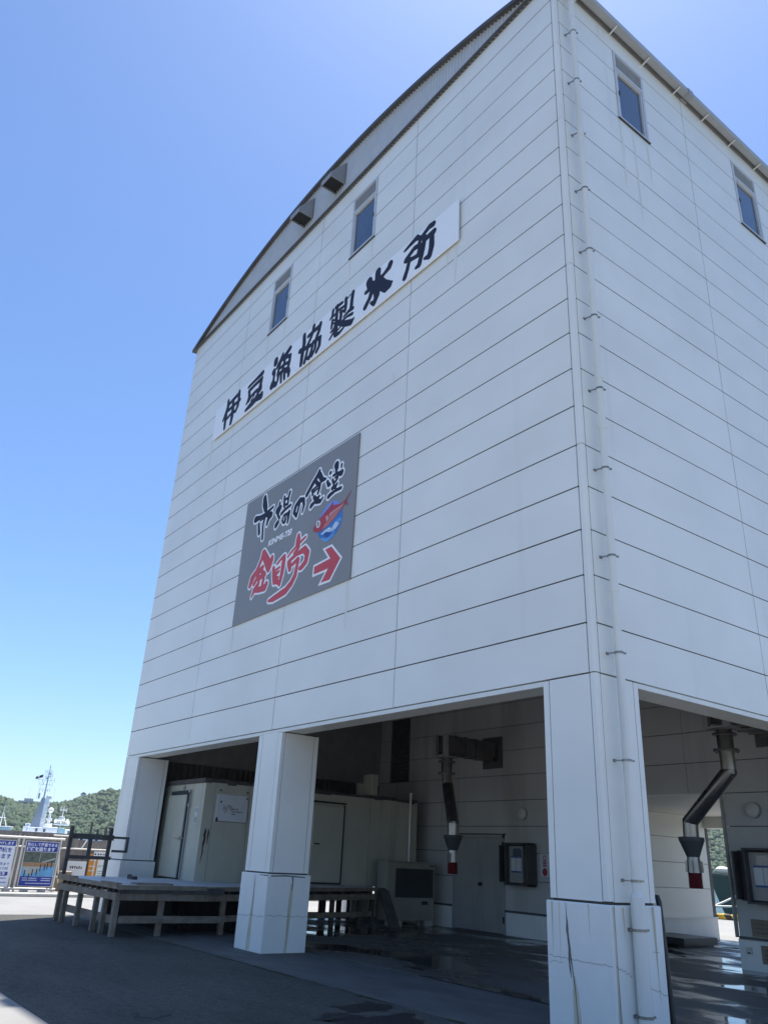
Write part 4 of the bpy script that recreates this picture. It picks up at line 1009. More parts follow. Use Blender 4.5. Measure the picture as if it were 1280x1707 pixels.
# long white name board
s1 = empty("name_board", (-7.47, -0.03, 8.2 + Z0), 0, "long narrow white board with seven black brush characters high on the front wall", "sign")
mb = MB(); mb.cbox(-12.335, -2.38, -0.065, -0.040, 11.70, 12.67, 0.003); mb.box(-12.25, -2.45, -0.039, -0.004, 11.80, 12.60, 1)
part(mb, "board", [M['sign_white'], M['joint']], s1)
letter_mesh("lettering", [[(p[0], p[1] + 0.05, p[2]) for p in s_] for s_ in DATA['T1']], 0.006, 0.016, -0.0705, 0.005, M['ink'], s1)
# grey restaurant board
s2 = empty("restaurant_board", (-7.47, -0.02, 2.4 + Z0), 0, "large grey square board with brush lettering, red fish and red arrow", "sign")
mb = MB(); mb.cbox(-9.66, -5.17, -0.03, -0.006, 5.985, 8.94, 0.003)
part(mb, "board", M['sign_grey'], s2)
letter_mesh("letter_outline", DATA['T2'], 0.050, 0.014, -0.034, 0.0035, M['sign_white'], s2)
letter_mesh("lettering", DATA['T2'], 0.010, 0.012, -0.037, 0.0028, M['ink'], s2)
letter_mesh("letter_outline", DATA['T3'], 0.054, 0.014, -0.034, 0.0035, M['sign_white'], s2)
letter_mesh("lettering", DATA['T3'], 0.014, 0.012, -0.037, 0.0028, M['sign_red'], s2)
text("lettering", "KINME-TEI", 0.175, (-8.40, -0.033, 7.515), (1, 0, 0), (0, 0, 1), M['sign_white'], s2, fat=0.0075, shear=0.15, sx=1.20, th=0.001)
A_ = DATA['arrow']
acx = sum(p[0] for p in A_) / len(A_); acz = sum(p[1] for p in A_) / len(A_)
def inset(poly, d):
    n = len(poly); out = []
    area = sum(poly[i][0] * poly[(i + 1) % n][1] - poly[(i + 1) % n][0] * poly[i][1] for i in range(n))
    sg = 1 if area > 0 else -1
    for i in range(n):
        p0, p1, p2 = (Vector(poly[i - 1]), Vector(poly[i]), Vector(poly[(i + 1) % n]))
        d1 = (p1 - p0).normalized(); d2 = (p2 - p1).normalized()
        n1 = Vector((-d1.y, d1.x)) * sg; n2 = Vector((-d2.y, d2.x)) * sg
        b = (n1 + n2); b = b / max(0.25, (1 + n1.dot(n2)))
        out.append(tuple(p1 + b * d))
    return out
flat("arrow_outline", [inset(A_, -0.030)], -0.034, 0.0035, M['sign_white'], s2)
flat("arrow", [inset(A_, 0.014)], -0.037, 0.0028, M['sign_red'], s2)
flat("globe", [DATA['globe']], -0.0335, 0.003, M['globe'], s2)
flat("globe_sky", [DATA['gl_light']], -0.0350, 0.0012, M['globe_lt'], s2)
flat("sea_deep", [DATA['deep']], -0.0362, 0.0010, M['deepblue'], s2)
flat("wave", [DATA['wave2'], DATA['wave3']], -0.0356, 0.0010, M['wave_mid'], s2)
flat("wave", [DATA['wave1']], -0.0350, 0.0012, M['wave'], s2)
flat("fish", [DATA['fish']], -0.0385, 0.0020, M['fish_red'], s2)
flat("fish_belly", [DATA['belly']], -0.0395, 0.0008, M['fish_pink'], s2)
flat("fish_stripe", [DATA['stripe'], DATA['fin']], -0.0405, 0.0008, M['fish_lt'], s2)
flat("fish_eye", [DATA['eye']], -0.0415, 0.0025, M['sign_white'], s2)
flat("fish_pupil", [DATA['eye2']], -0.0425, 0.0008, M['sign_grey'], s2)
# ---------------------------------------------------------------- things in the open bay
DZ = 0.86   # platform height
# timber loading platform
dk = empty("loading_platform", (-11.5, 1.5, 0), 0, "weathered timber loading platform on square legs in front of the cream cold room", "platform")
def edge_x(y): return -9.78 - max(0, y - 0.2) * 0.30
mb = MB()
mb.plate([(-13.38, -1.56, DZ - 0.035), (-9.76, -1.56, DZ - 0.035), (edge_x(0.2), 0.2, DZ - 0.035), (edge_x(5.6), 5.6, DZ - 0.035), (-13.38, 5.6, DZ - 0.035)], (0, 0, 1), 0.035)
part(mb, "deck_top", M['decktop'], dk)
mb = MB()   # edge boards and rim beams
mb.box(-13.38, -9.76, -1.585, -1.56, DZ - 0.075, DZ + 0.002)
mb.box(-10.6, -9.75, -1.60, -1.50, DZ + 0.0, DZ + 0.025)
mb.box(-13.38, -12.2, -1.60, -1.52, DZ + 0.0, DZ + 0.03)
mb.bar((-9.76, -1.56, DZ - 0.05), (edge_x(0.2) + 0.01, 0.2, DZ - 0.04), 0.03, 0.075)
mb.bar((edge_x(0.2), 0.2, DZ - 0.05), (edge_x(5.6), 5.6, DZ - 0.04), 0.03, 0.075)
mb.box(-10.1, -9.76, -1.2, -0.5, DZ + 0.0, DZ + 0.03)
part(mb, "edge_board", M['wood'], dk)
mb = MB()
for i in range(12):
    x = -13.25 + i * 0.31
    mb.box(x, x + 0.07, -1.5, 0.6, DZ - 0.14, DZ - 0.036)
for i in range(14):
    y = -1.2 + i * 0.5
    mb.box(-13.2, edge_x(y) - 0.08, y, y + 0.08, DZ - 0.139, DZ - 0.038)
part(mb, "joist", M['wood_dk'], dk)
mb = MB()
mb.box(-13.35, -9.80, -1.56, -1.48, DZ - 0.265, DZ - 0.145)
mb.bar((-9.85, -1.47, DZ - 0.205), (edge_x(0.2) - 0.05, 0.2, DZ - 0.205), 0.07, 0.12)
mb.bar((edge_x(0.2) - 0.05, 0.2, DZ - 0.205), (edge_x(5.6) - 0.05, 5.6, DZ - 0.205), 0.07, 0.12)
part(mb, "rim_beam", M['wood'], dk)
legs = [(-9.87, -1.50), (-10.45, -1.50), (-10.93, -1.50), (-11.92, -1.50), (-12.85, -1.50), (-13.25, -1.50),
        (-9.90, -0.62), (-10.02, 0.72), (-10.4, 1.75), (-10.85, 3.1), (-11.1, 4.05), (-11.4, 5.05), (-11.52, 5.5),
        (-13.25, -0.4), (-12.3, 0.3), (-11.2, 0.4), (-12.6, 2.2), (-12.2, 4.0)]
for i, (x, y) in enumerate(legs):
    w = 0.048 if i not in (1,) else 0.042
    mb = MB(); mb.cbox(x - w, x + w, y - w, y + w, 0.0, DZ - 0.14, 0.006)
    part(mb, "leg", M['wood'] if i < 8 else M['wood_dk'], dk)
mb = MB()
mb.box(-13.2, -9.93, -1.47, -1.43, 0.20, 0.33)
mb.box(-9.86, -9.82, -1.43, 0.7, 0.22, 0.34)
mb.bar((-10.05, 0.78, 0.28), (-11.5, 5.5, 0.28), 0.04, 0.11)
part(mb, "brace", M['wood'], dk)
mb = MB()  # boards added to keep the space under the platform dark
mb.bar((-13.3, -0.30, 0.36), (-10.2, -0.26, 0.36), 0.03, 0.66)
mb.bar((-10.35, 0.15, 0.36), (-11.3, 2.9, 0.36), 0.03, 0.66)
part(mb, "shade_board", M['underdeck_shade'], dk)
# rail at the far end of the platform
rl = empty("end_rail", (-13.3, -1.0, DZ), 0, "grey timber guard rail standing at the far left end of the platform", "railing")
for y in (-1.50, -0.62):
    mb = MB(); mb.box(-13.33, -13.26, y - 0.035, y + 0.035, DZ, 1.86)
    part(mb, "post", M['wood_dk'], rl)
mb = MB()
mb.box(-13.25, -13.21, -1.55, -0.56, 1.60, 1.71)
mb.box(-13.25, -13.21, -1.55, -0.56, 1.20, 1.27)
mb.box(-13.248, -13.212, -1.11, -1.03, 1.27, 1.60)
mb.box(-13.245, -13.215, -0.56, -0.20, 1.64, 1.69); mb.box(-13.245, -13.215, -0.56, -0.20, 1.36, 1.41); mb.box(-13.245, -13.215, -0.26, -0.20, 1.41, 1.64)
part(mb, "rail_board", M['wood_dk'], rl)
mb = MB(); mb.bar((-11.38, 5.72, 0.84), (-10.62, 5.55, 0.03), 0.26, 0.05)
tag(mb.build("ramp_plank", M['wood_dk']), "dark sloping plank leaning from the platform end beside the outdoor unit", "plank")
mb = MB(); mb.cbox(-12.4, -12.28, -0.42, -0.36, DZ, DZ + 0.09, 0.006); mb.cbox(-12.28, -12.1, -0.42, -0.30, DZ, DZ + 0.06, 0.006)
tag(mb.build("wood_block", M['wood_dk']), "small dark timber block lying on the platform by the left pillar", "block")

# walk-in cold room
cr = empty("cold_room", (-13.3, 4.2, DZ), 0, "long cream walk-in cold room standing on the timber platform", "cold room")
cx0, cx1, cy0, cy1, cz0, cz1 = -14.38, -12.08, 0.98, 7.32, DZ, 2.96
mb = MB()
mb.box(cx0 + 0.02, cx1 - 0.02, cy0 + 0.02, cy1 - 0.02, cz0, cz1 - 0.01, 1)
ys_ = [cy0, 1.24, 2.14, 3.05, 3.92, 4.88, 5.72, 6.55, 7.32]
for a, b in zip(ys_[:-1], ys_[1:]):
    mb.box(cx1 - 0.03, cx1, a + (0 if a == cy0 else 0.005), b - 0.005, cz0, cz1)
for a, b in ((cx0, -12.72), (-12.71, cx1 - 0.031)):
    mb.box(a, b - 0.004, cy0, cy0 + 0.03, cz0, cz1)
mb.box(cx0 + 0.0, cx1 - 0.031, cy0 + 0.031, cy1, cz1 - 0.008, cz1 + 0.0)
part(mb, "panel_wall", [M['cold'], M['cold_dk']], cr)
# sliding freezer door on the front
mb = MB()
mb.cbox(-13.98, -12.94, cy0 - 0.07, cy0 - 0.012, cz0 + 0.03, 2.70, 0.012)
dro = part(mb, "front_door", M['cold'], cr)
mb = MB()
mb.box(-13.86, -12.92, cy0 - 0.06, cy0 - 0.002, 2.71, 2.79)
mb.box(-12.93, -12.86, cy0 - 0.05, cy0 - 0.002, cz0 + 0.02, 2.74)
mb.box(-13.98, -12.86, cy0 - 0.05, cy0 - 0.002, cz0 + 0.0, cz0 + 0.03)
part(mb, "gasket", M['gasket'], dro)
mb = MB(); mb.bar((-13.06, cy0 - 0.10, 1.72), (-12.84, cy0 - 0.07, 1.74), 0.025, 0.03); mb.box(-12.98, -12.90, cy0 - 0.10, cy0 - 0.05, 1.69, 1.77); mb.bar((-13.2, cy0 - 0.11, 1.73), (-13.05, cy0 - 0.10, 1.72), 0.02, 0.02)
part(mb, "handle", M['steel'], dro)
mb = MB(); mb.tube((-12.82, cy0 - 0.03, cz0 + 0.02), (-12.80, cy0 - 0.03, 2.72), 0.018, n=8); mb.box(-12.86, -12.78, cy0 - 0.05, cy0 - 0.004, 2.42, 2.5); mb.box(-13.3, -13.2, cy0 - 0.03, cy0 - 0.004, 2.82, 2.9)
mb.box(-12.90, -12.80, cy0 - 0.05, cy0 - 0.004, 2.74, 2.80); 
part(mb, "conduit", M['hood'], cr)
mb = MB(); mb.box(-12.46, -12.34, cy0 - 0.008, cy0 - 0.001, 2.05, 2.42)
st = part(mb, "sticker", M['paper'], cr)
mb = MB(); mb.box(-12.45, -12.35, cy0 - 0.011, cy0 - 0.009, 2.07, 2.2); mb.box(-12.44, -12.36, cy0 - 0.011, cy0 - 0.009, 2.3, 2.39)
part(mb, "print", M['hood'], st)
# side door with its track
mb = MB()
mb.cbox(cx1 + 0.004, cx1 + 0.05, 3.95, 4.86, cz0 + 0.06, 2.68, 0.010)
sdo = part(mb, "side_door", M['cold'], cr)
mb = MB(); mb.box(cx1 + 0.0, cx1 + 0.06, 3.2, 4.92, 2.74, 2.78); mb.box(cx1 + 0.0, cx1 + 0.03, 4.87, 4.91, cz0 + 0.02, 2.72); mb.box(cx1 + 0.0, cx1 + 0.04, 3.9, 4.9, cz0 + 0.02, cz0 + 0.055)
part(mb, "track", M['gasket'], sdo)
mb = MB(); mb.bar((cx1 + 0.08, 4.02, 1.78), (cx1 + 0.08, 4.16, 1.78), 0.03, 0.03)
part(mb, "handle", M['black'], sdo)
# roof felt with a ragged edge, small duct on top, rust on the corner post
mb = MB()
random.seed(3)
y = cy0 - 0.04
while y < cy1:
    d = random.uniform(0.10, 0.34)
    mb.box(cx0, cx1 + random.uniform(0.0, 0.035), y, min(y + d, cy1), cz1 + 0.001 - random.choice((0, 0, 0.02, 0.035)), cz1 + random.uniform(0.05, 0.09))
    y += d + 0.002
part(mb, "roof_sheet", M['wood_dk'], cr)
mb = MB(); mb.cbox(-12.5, -12.1, 5.75, 5.95, cz1 + 0.10, cz1 + 0.62, 0.01)
part(mb, "roof_duct", M['cold'], cr)
rb = MB()
ribbon(rb, [(1.10, 1.96, .02), (1.115, 1.90, .05), (1.10, 1.82, .06), (1.115, 1.74, .05), (1.10, 1.66, .055), (1.09, 1.55, .03), (1.10, 1.45, .034), (1.08, 1.33, .02), (1.075, 1.22, .008)], 'x', cx1 + 0.002)
part(rb, "rust_patch", M['rust'], cr)
rb = MB()
ribbon(rb, [(1.18, 1.95, .02), (1.19, 1.86, .045), (1.18, 1.75, .03), (1.185, 1.62, .012)], 'x', cx1 + 0.0028)
part(rb, "rust_patch", M['rust'], cr)
# board on the cold room's long side
nb = empty("notice_board", (cx1, 1.75, 2.3), 0, "white faded notice board with a dark smudge hung on the cold room's long wall", "notice board")
mb = MB(); mb.cbox(cx1 + 0.004, cx1 + 0.03, 1.30, 2.10, 2.12, 2.72, 0.005)
part(mb, "board", M['paper'], nb)
mb = MB()
for y, z in ((1.36, 2.80), (2.06, 2.80), (1.40, 2.55), (2.06, 2.66)): mb.ball((cx1 + 0.035, y, z), 0.022, 8)
part(mb, "bolt", M['black'], nb)
mb = MB()
random.seed(11)
for i in range(16):
    a = random.uniform(0, 2 * PI); r = random.uniform(0, 0.12)
    cyy_, czz_ = 1.56 + r * math.cos(a), 2.40 + r * 1.25 * math.sin(a)
    q = random.uniform(0.015, 0.035)
    mb.plate([(cx1 + 0.0305 + i * 0.00004, cyy_ + q * math.cos(t * PI / 3), czz_ + q * 1.3 * math.sin(t * PI / 3)) for t in range(6)], (1, 0, 0), 0.0003)
part(mb, "smudge", M['gutter'], nb)
mb = MB()
for k, (a, b) in enumerate(((1.70, 1.84), (1.70, 1.98), (1.70, 1.80))):
    y = a
    while y < b:
        w = random.uniform(0.012, 0.03)
        mb.box(cx1 + 0.0302, cx1 + 0.032, y, y + w, 2.40 - k * 0.055, 2.422 - k * 0.055); y += w + 0.012
part(mb, "print", M['ink'], nb)
rb = MB(); ribbon(rb, [(1.33, 2.22, .02), (1.34, 2.17, .07), (1.33, 2.12, .05)], 'x', cx1 + 0.0315); ribbon(rb, [(1.30, 2.13, .012), (2.09, 2.128, .012)], 'x', cx1 + 0.0318)
part(rb, "rust_patch", M['rust'], nb)

# condensing unit
ac = empty("condensing_unit", (-11.5, 6.5, 0), 0, "beige condensing unit with a dark finned coil standing at the back wall", "outdoor unit")
ax0, ax1, ay0, ay1 = -11.72, -11.30, 5.78, 7.32
mb = MB()
mb.cbox(ax0, ax1, ay0, ay1, 0.14, 1.46, 0.012)
mb.box(ax0 - 0.01, ax1 + 0.012, ay0 - 0.012, ay1 + 0.012, 1.46, 1.485)
mb.box(ax1, ax1 + 0.01, ay0 + 0.1, ay1 - 0.02, 0.64, 0.655)
part(mb, "casing", M['ac'], ac)
mb = MB()
mb.box(ax1 - 0.01, ax1 + 0.004, ay0 + 0.26, ay1 - 0.05, 0.66, 1.32)
n = 70
for i in range(n):
    y = ay0 + 0.27 + (ay1 - ay0 - 0.33) * i / n
    mb.box(ax1 + 0.004, ax1 + 0.02, y, y + 0.008, 0.66, 1.32)
part(mb, "coil", M['fin'], ac)
mb = MB(); mb.box(ax1 + 0.0005, ax1 + 0.006, ay1 - 0.42, ay1 - 0.22, 0.50, 0.58)
part(mb, "name_plate", M['gasket'], ac)
mb = MB(); mb.box(ax1 + 0.0005, ax1 + 0.006, ay1 - 0.16, ay1 - 0.05, 1.38, 1.42)
part(mb, "badge", M['fin'], ac)
for x, y in ((ax0 + 0.06, ay0 + 0.4), (ax1 - 0.06, ay0 + 0.4), (ax0 + 0.06, ay1 - 0.15), (ax1 - 0.06, ay1 - 0.15)):
    mb = MB(); mb.cbox(x - 0.05, x + 0.05, y - 0.12, y + 0.12, 0.012, 0.14, 0.008)
    part(mb, "foot", M['kerbc'], ac)
mb = MB(); mb.tube((-12.02, 7.02, 1.46), (-12.02, 7.02, 3.16), 0.032, n=10); mb.tube((-12.02, 7.02, 1.95), (-12.02, 7.02, 2.0), 0.04, n=10); mb.tube((-12.02, 7.02, 3.16), (-12.02, 7.02, 3.20), 0.045, n=10)
mb.bar((-12.02, 7.02, 1.46), (-11.70, 7.02, 1.44), 0.05, 0.05)
tag(mb.build("refrigerant_pipe", M['pipe'], smooth=True), "thin pale vertical pipe rising beside the cold room's far corner", "pipe")

# ice chutes hanging from the back wall
def chute(x, head_y, zc, pts, label, extra=0.0):
    o = empty("ice_chute", (x, D, zc), 0, label, "ice chute", "ice chutes reaching out from the back wall")
    mb = MB()
    mb.cbox(x - 0.20, x + 0.20, head_y - 0.16, D - 0.02, zc - 0.24, zc + 0.20, 0.01)
    for y in np.linspace(head_y + 0.1, D - 0.15, 5): mb.box(x - 0.215, x + 0.215, y, y + 0.035, zc - 0.255, zc + 0.215)
    part(mb, "duct", M['steel_dk'], o)
    mb = MB(); mb.box(x - 0.36, x + 0.34, D - 0.035, D - 0.004, zc - 0.42, zc + 0.36)
    part(mb, "wall_plate", M['louver_dk'], o)
    mb = MB()
    mb.box(x - 0.24, x - 0.14, head_y - 0.26, head_y - 0.162, zc - 0.30, zc + 0.22)
    mb.box(x + 0.14, x + 0.24, head_y - 0.26, head_y - 0.162, zc - 0.30, zc + 0.22)
    mb.box(x - 0.24, x + 0.24, head_y - 0.26, head_y + 0.15, zc - 0.33, zc - 0.30)
    part(mb, "head_frame", M['hood'], o)
    p0 = Vector((x, head_y, zc - 0.33)); b0 = Vector(pts[0]); b1 = Vector(pts[1]); b2 = Vector(pts[2])
    zf1 = p0.z - 0.10; zf2 = p0.z - 0.36
    mb = MB()
    mb.tube(p0, (x, head_y, zf2), 0.135, n=20)
    mb.tube((x, head_y, zf1), (x, head_y, zf1 + 0.03), 0.21, n=20)
    mb.tube((x, head_y, zf2 - 0.015), (x, head_y, zf2 + 0.015), 0.22, n=20)
    for k in range(8):
        a = k * PI / 4
        mb.tube((x + 0.19 * math.cos(a), head_y + 0.19 * math.sin(a), zf2 - 0.035), (x + 0.19 * math.cos(a), head_y + 0.19 * math.sin(a), zf2 + 0.035), 0.014, n=6)
    part(mb, "collar", M['steel_dk'], o, smooth=True)
    mb = MB(); mb.tube((x, head_y, zf2 - 0.016), b0, 0.125, n=24)
    mb.path([b0, b0 + (b1 - b0) * 0.02], 0.125, n=24)
    part(mb, "upper_pipe", M['steel'], o, smooth=True)
    mb = MB()
    up = (b0 - Vector((x, head_y, zf2))).normalized()
    mb.path([b0 - up * 0.03, b0, b1, b1 + Vector((0, 0, -0.02))], [0.127, 0.135, 0.135, 0.127], n=24)
    part(mb, "slant_pipe", M['steel_dk'], o, smooth=True)
    mb = MB(); mb.tube(b1, b2, 0.13, n=24)
    part(mb, "lower_pipe", M['steel'], o, smooth=True)
    mb = MB()
    mb.tube(b2 + Vector((0, 0, 0.03)), b2 - Vector((0, 0, 0.03)), 0.215, n=24)
    mb.tube(b2 - Vector((0, 0, 0.03)), b2 - Vector((0, 0, 0.29)), 0.21, 0.105, n=24)
    part(mb, "funnel", M['rubber'], o, smooth=True)
    b3 = b2 - Vector((0, 0, 0.29)); b4 = b3 - Vector((0, 0, 0.25)); b5 = b4 - Vector((0, 0, 0.24))
    mb = MB(); mb.tube(b3, b4, 0.105, 0.118, n=24)
    for k in range(4):
        a = k * PI / 2 + 0.3
        c, s_ = math.cos(a), math.sin(a)
        mb.bar(b3 + Vector((c * 0.125, s_ * 0.125, -0.06)), b4 + Vector((c * 0.135, s_ * 0.135, 0.01)), 0.04, 0.012)
    part(mb, "spout", M['steel'], o, smooth=True)
    mb = MB()
    n = 9
    for k in range(n):
        za = b4.z + (b5.z - b4.z) * k / n; zb_ = b4.z + (b5.z - b4.z) * (k + 1) / n; zm_ = (za + zb_) / 2
        mb.tube((b4.x, b4.y, za), (b4.x, b4.y, zm_), 0.104, 0.122, n=20, caps=False); mb.tube((b4.x, b4.y, zm_), (b4.x, b4.y, zb_), 0.122, 0.104, n=20, caps=False)
    part(mb, "hose", M['hose'], o)
    return o
chute(-2.02, 6.0, 4.22, [(-2.02, 6.0, 3.18), (-2.87, 6.0, 2.37), (-2.88, 6.0, 2.09)], "ice chute with a bare slanting steel pipe in the right-hand bay")
chute(-9.50, 6.1, 4.20, [(-9.46, 6.1, 3.24), (-8.82, 5.72, 2.34), (-8.82, 5.72, 2.06)], "dark steel ice chute hanging in front of the grey double door")  # same dark steel as the right-hand chute

# control cabinets, lamps, notices on the back wall
def cabinet(x0, x1, z0, z1, label, papers):
    o = empty("control_cabinet", ((x0 + x1) / 2, D, z0), 0, label, "control cabinet", "control cabinets on the back wall")
    xa = x0 + 0.26 * (x1 - x0); xb = x1 - 0.30 * (x1 - x0)
    mb = MB()
    mb.box(x0, x1, D - 0.06, D - 0.02, z0, z1)
    mb.box(x0, x0 + 0.03, D - 0.26, D - 0.06, z0 + 0.02, z1 - 0.02); mb.box(xa - 0.03, xa, D - 0.30, D - 0.06, z0, z1 + 0.04)
    mb.box(x1 - 0.04, x1, D - 0.34, D - 0.06, z0 - 0.03, z1 + 0.03); mb.box(xa - 0.03, x1, D - 0.34, D - 0.06, z1 + 0.0, z1 + 0.035)
    mb.box(xa - 0.03, x1, D - 0.34, D - 0.06, z0 - 0.04, z0)
    part(mb, "frame", M['cab'], o)
    mb = MB(); mb.cbox(xa, xb, D - 0.18, D - 0.062, z0 + 0.02, z1 - 0.03, 0.008)
    part(mb, "front", M['cab_in'], o)
    mb = MB(); xm = xa + (xb - xa) * 0.62; w = 0.14
    zc = z1 - 0.20
    mb.plate([(xm + w * max(-1, min(1, 1.25 * math.cos(t * PI / 8))), D - 0.185, zc + 0.12 * max(-1, min(1, 1.25 * math.sin(t * PI / 8)))) for t in range(16)], (0, 1, 0), 0.004)
    part(mb, "viewing_window", M['glass'], o)
    mb = MB(); a = xa + 0.08; b = xb - 0.04; m_ = (a + b) / 2
    for u0, u1 in ((a, m_ - 0.008), (m_ + 0.008, b)): mb.box(u0, u1, D - 0.186, D - 0.181, z0 + 0.26, z0 + 0.56)
    part(mb, "paper", M['paper'], o)
    mb = MB(); mb.box(a, b, D - 0.189, D - 0.1865, z0 + 0.24, z0 + 0.275); mb.box(a, b, D - 0.189, D - 0.1865, z0 + 0.57, z0 + 0.60)
    part(mb, "blue_strip", M['paper_bl'], o)
cabinet(-9.08, -8.08, 1.13, 1.98, "dark open control cabinet on the wall between double door and red notice", 2)
cabinet(-3.02, -1.95, 1.13, 1.98, "dark open control cabinet on the wall right of the passage", 2)
for x, lb in ((-8.49, "round wall lamp above the cabinet beside the double door"), (-2.61, "round wall lamp above the cabinet right of the passage")):
    o = empty("wall_lamp", (x, D, 2.68), 0, lb, "lamp", "round wall lamps")
    mb = MB(); mb.tube((x, D - 0.0, 2.68), (x, D - 0.05, 2.68), 0.145, n=28)
    part(mb, "base", M['hood'], o, smooth=True)
    mb = MB(); mb.tube((x, D - 0.05, 2.68), (x, D - 0.09, 2.68), 0.135, n=28); mb.tube((x, D - 0.09, 2.68), (x, D - 0.115, 2.68), 0.135, 0.09, n=28)
    part(mb, "cover", M['lamp'], o, smooth=True)
o = empty("warning_plate", (-7.83, D, 1.3), 0, "white plate with three red marks on the wall beside the corner pillar", "notice")
mb = MB(); mb.box(-7.97, -7.69, D - 0.025, D - 0.003, 1.32, 1.80)
part(mb, "plate", M['paper'], o)
mb = MB()
def disc(mb, x, y, z, r, rz=None, n=20): mb.plate([(x + r * math.cos(2 * PI * t / n), y, z + (rz or r) * math.sin(2 * PI * t / n)) for t in range(n)], (0, 1, 0), 0.002)
disc(mb, -7.83, D - 0.0275, 1.715, 0.055); disc(mb, -7.83, D - 0.0275, 1.415, 0.075, 0.085)
for z in (1.62, 1.575, 1.53): mb.box(-7.885, -7.775, D - 0.0275, D - 0.0255, z, z + 0.03)
part(mb, "red_mark", M['redmark'], o)
mb = MB(); disc(mb, -7.83, D - 0.0297, 1.715, 0.032)
part(mb, "ring_centre", M['paper'], o)
for (x0, x1, z0, z1, lb) in ((-2.93, -2.45, 0.56, 0.84, "brown notice plate just above the ledge right of the passage"), (-2.80, -2.40, 0.14, 0.43, "brown notice plate below the ledge right of the passage")):
    o = empty("notice_plate", ((x0 + x1) / 2, D, z0), 0, lb, "notice", "brown notice plates")
    mb = MB(); mb.box(x0, x1, D - 0.035, D - 0.0205, z0, z1)
    part(mb, "plate", M['plate_br'], o)
    mb = MB()
    for k in range(3): mb.box(x0 + 0.06, x1 - 0.06, D - 0.0375, D - 0.0355, z1 - 0.09 - k * 0.07, z1 - 0.06 - k * 0.07)
    part(mb, "print", M['crack'], o)
o = empty("wall_socket", (-3.0, D, 0.3), 0, "small pale weatherproof socket on the wall base by the passage", "socket")
mb = MB(); mb.cbox(-3.07, -2.97, D - 0.07, D - 0.021, 0.27, 0.38, 0.01)
part(mb, "cover", M['lamp'], o)
mb = MB(); mb.box(-3.04, -2.99, D - 0.075, D - 0.0705, 0.28, 0.30)
part(mb, "latch", M['black'], o)
o = empty("ceiling_lamp", (-5.6, 11.8, 2.98), 0, "small lamp on the passage ceiling", "lamp")
mb = MB(); mb.tube((-5.6, 11.8, 2.98), (-5.6, 11.8, 2.94), 0.10, n=16)
part(mb, "base", M['lamp'], o, smooth=True)
mb = MB(); mb.tube((-5.6, 11.8, 2.94), (-5.6, 11.8, 2.86), 0.085, 0.03, n=16)
part(mb, "shade", M['black'], o, smooth=True)

# low black platform at the foot of the passage wall, black bar behind the corner pillar
o = empty("low_platform", (-6.6, 10.8, 0), 0, "low flat black platform on the floor against the white passage wall", "platform")
mb = MB(); mb.cbox(-7.34, -6.1, 10.25, 11.6, 0.05, 0.20, 0.01)
part(mb, "top", M['blackpaint'], o)
mb = MB()
for x in (-7.25, -6.3): mb.box(x, x + 0.12, 10.3, 11.55, 0.0, 0.05)
part(mb, "runner", M['blackpaint'], o)
mb = MB()
mb.path([(-0.25, 0.95, 1.20), (-0.16, 0.95, 1.27), (-0.09, 0.95, 1.27), (-0.075, 0.95, 1.22), (-0.06, 0.95, 0.95), (-0.032, 0.95, 0.3), (-0.02, 0.95, 0.0)], 0.030, n=12)
tag(mb.build("bent_bar", M['blackpaint'], smooth=True), "bent black guard bar standing behind the corner pillar", "bar")

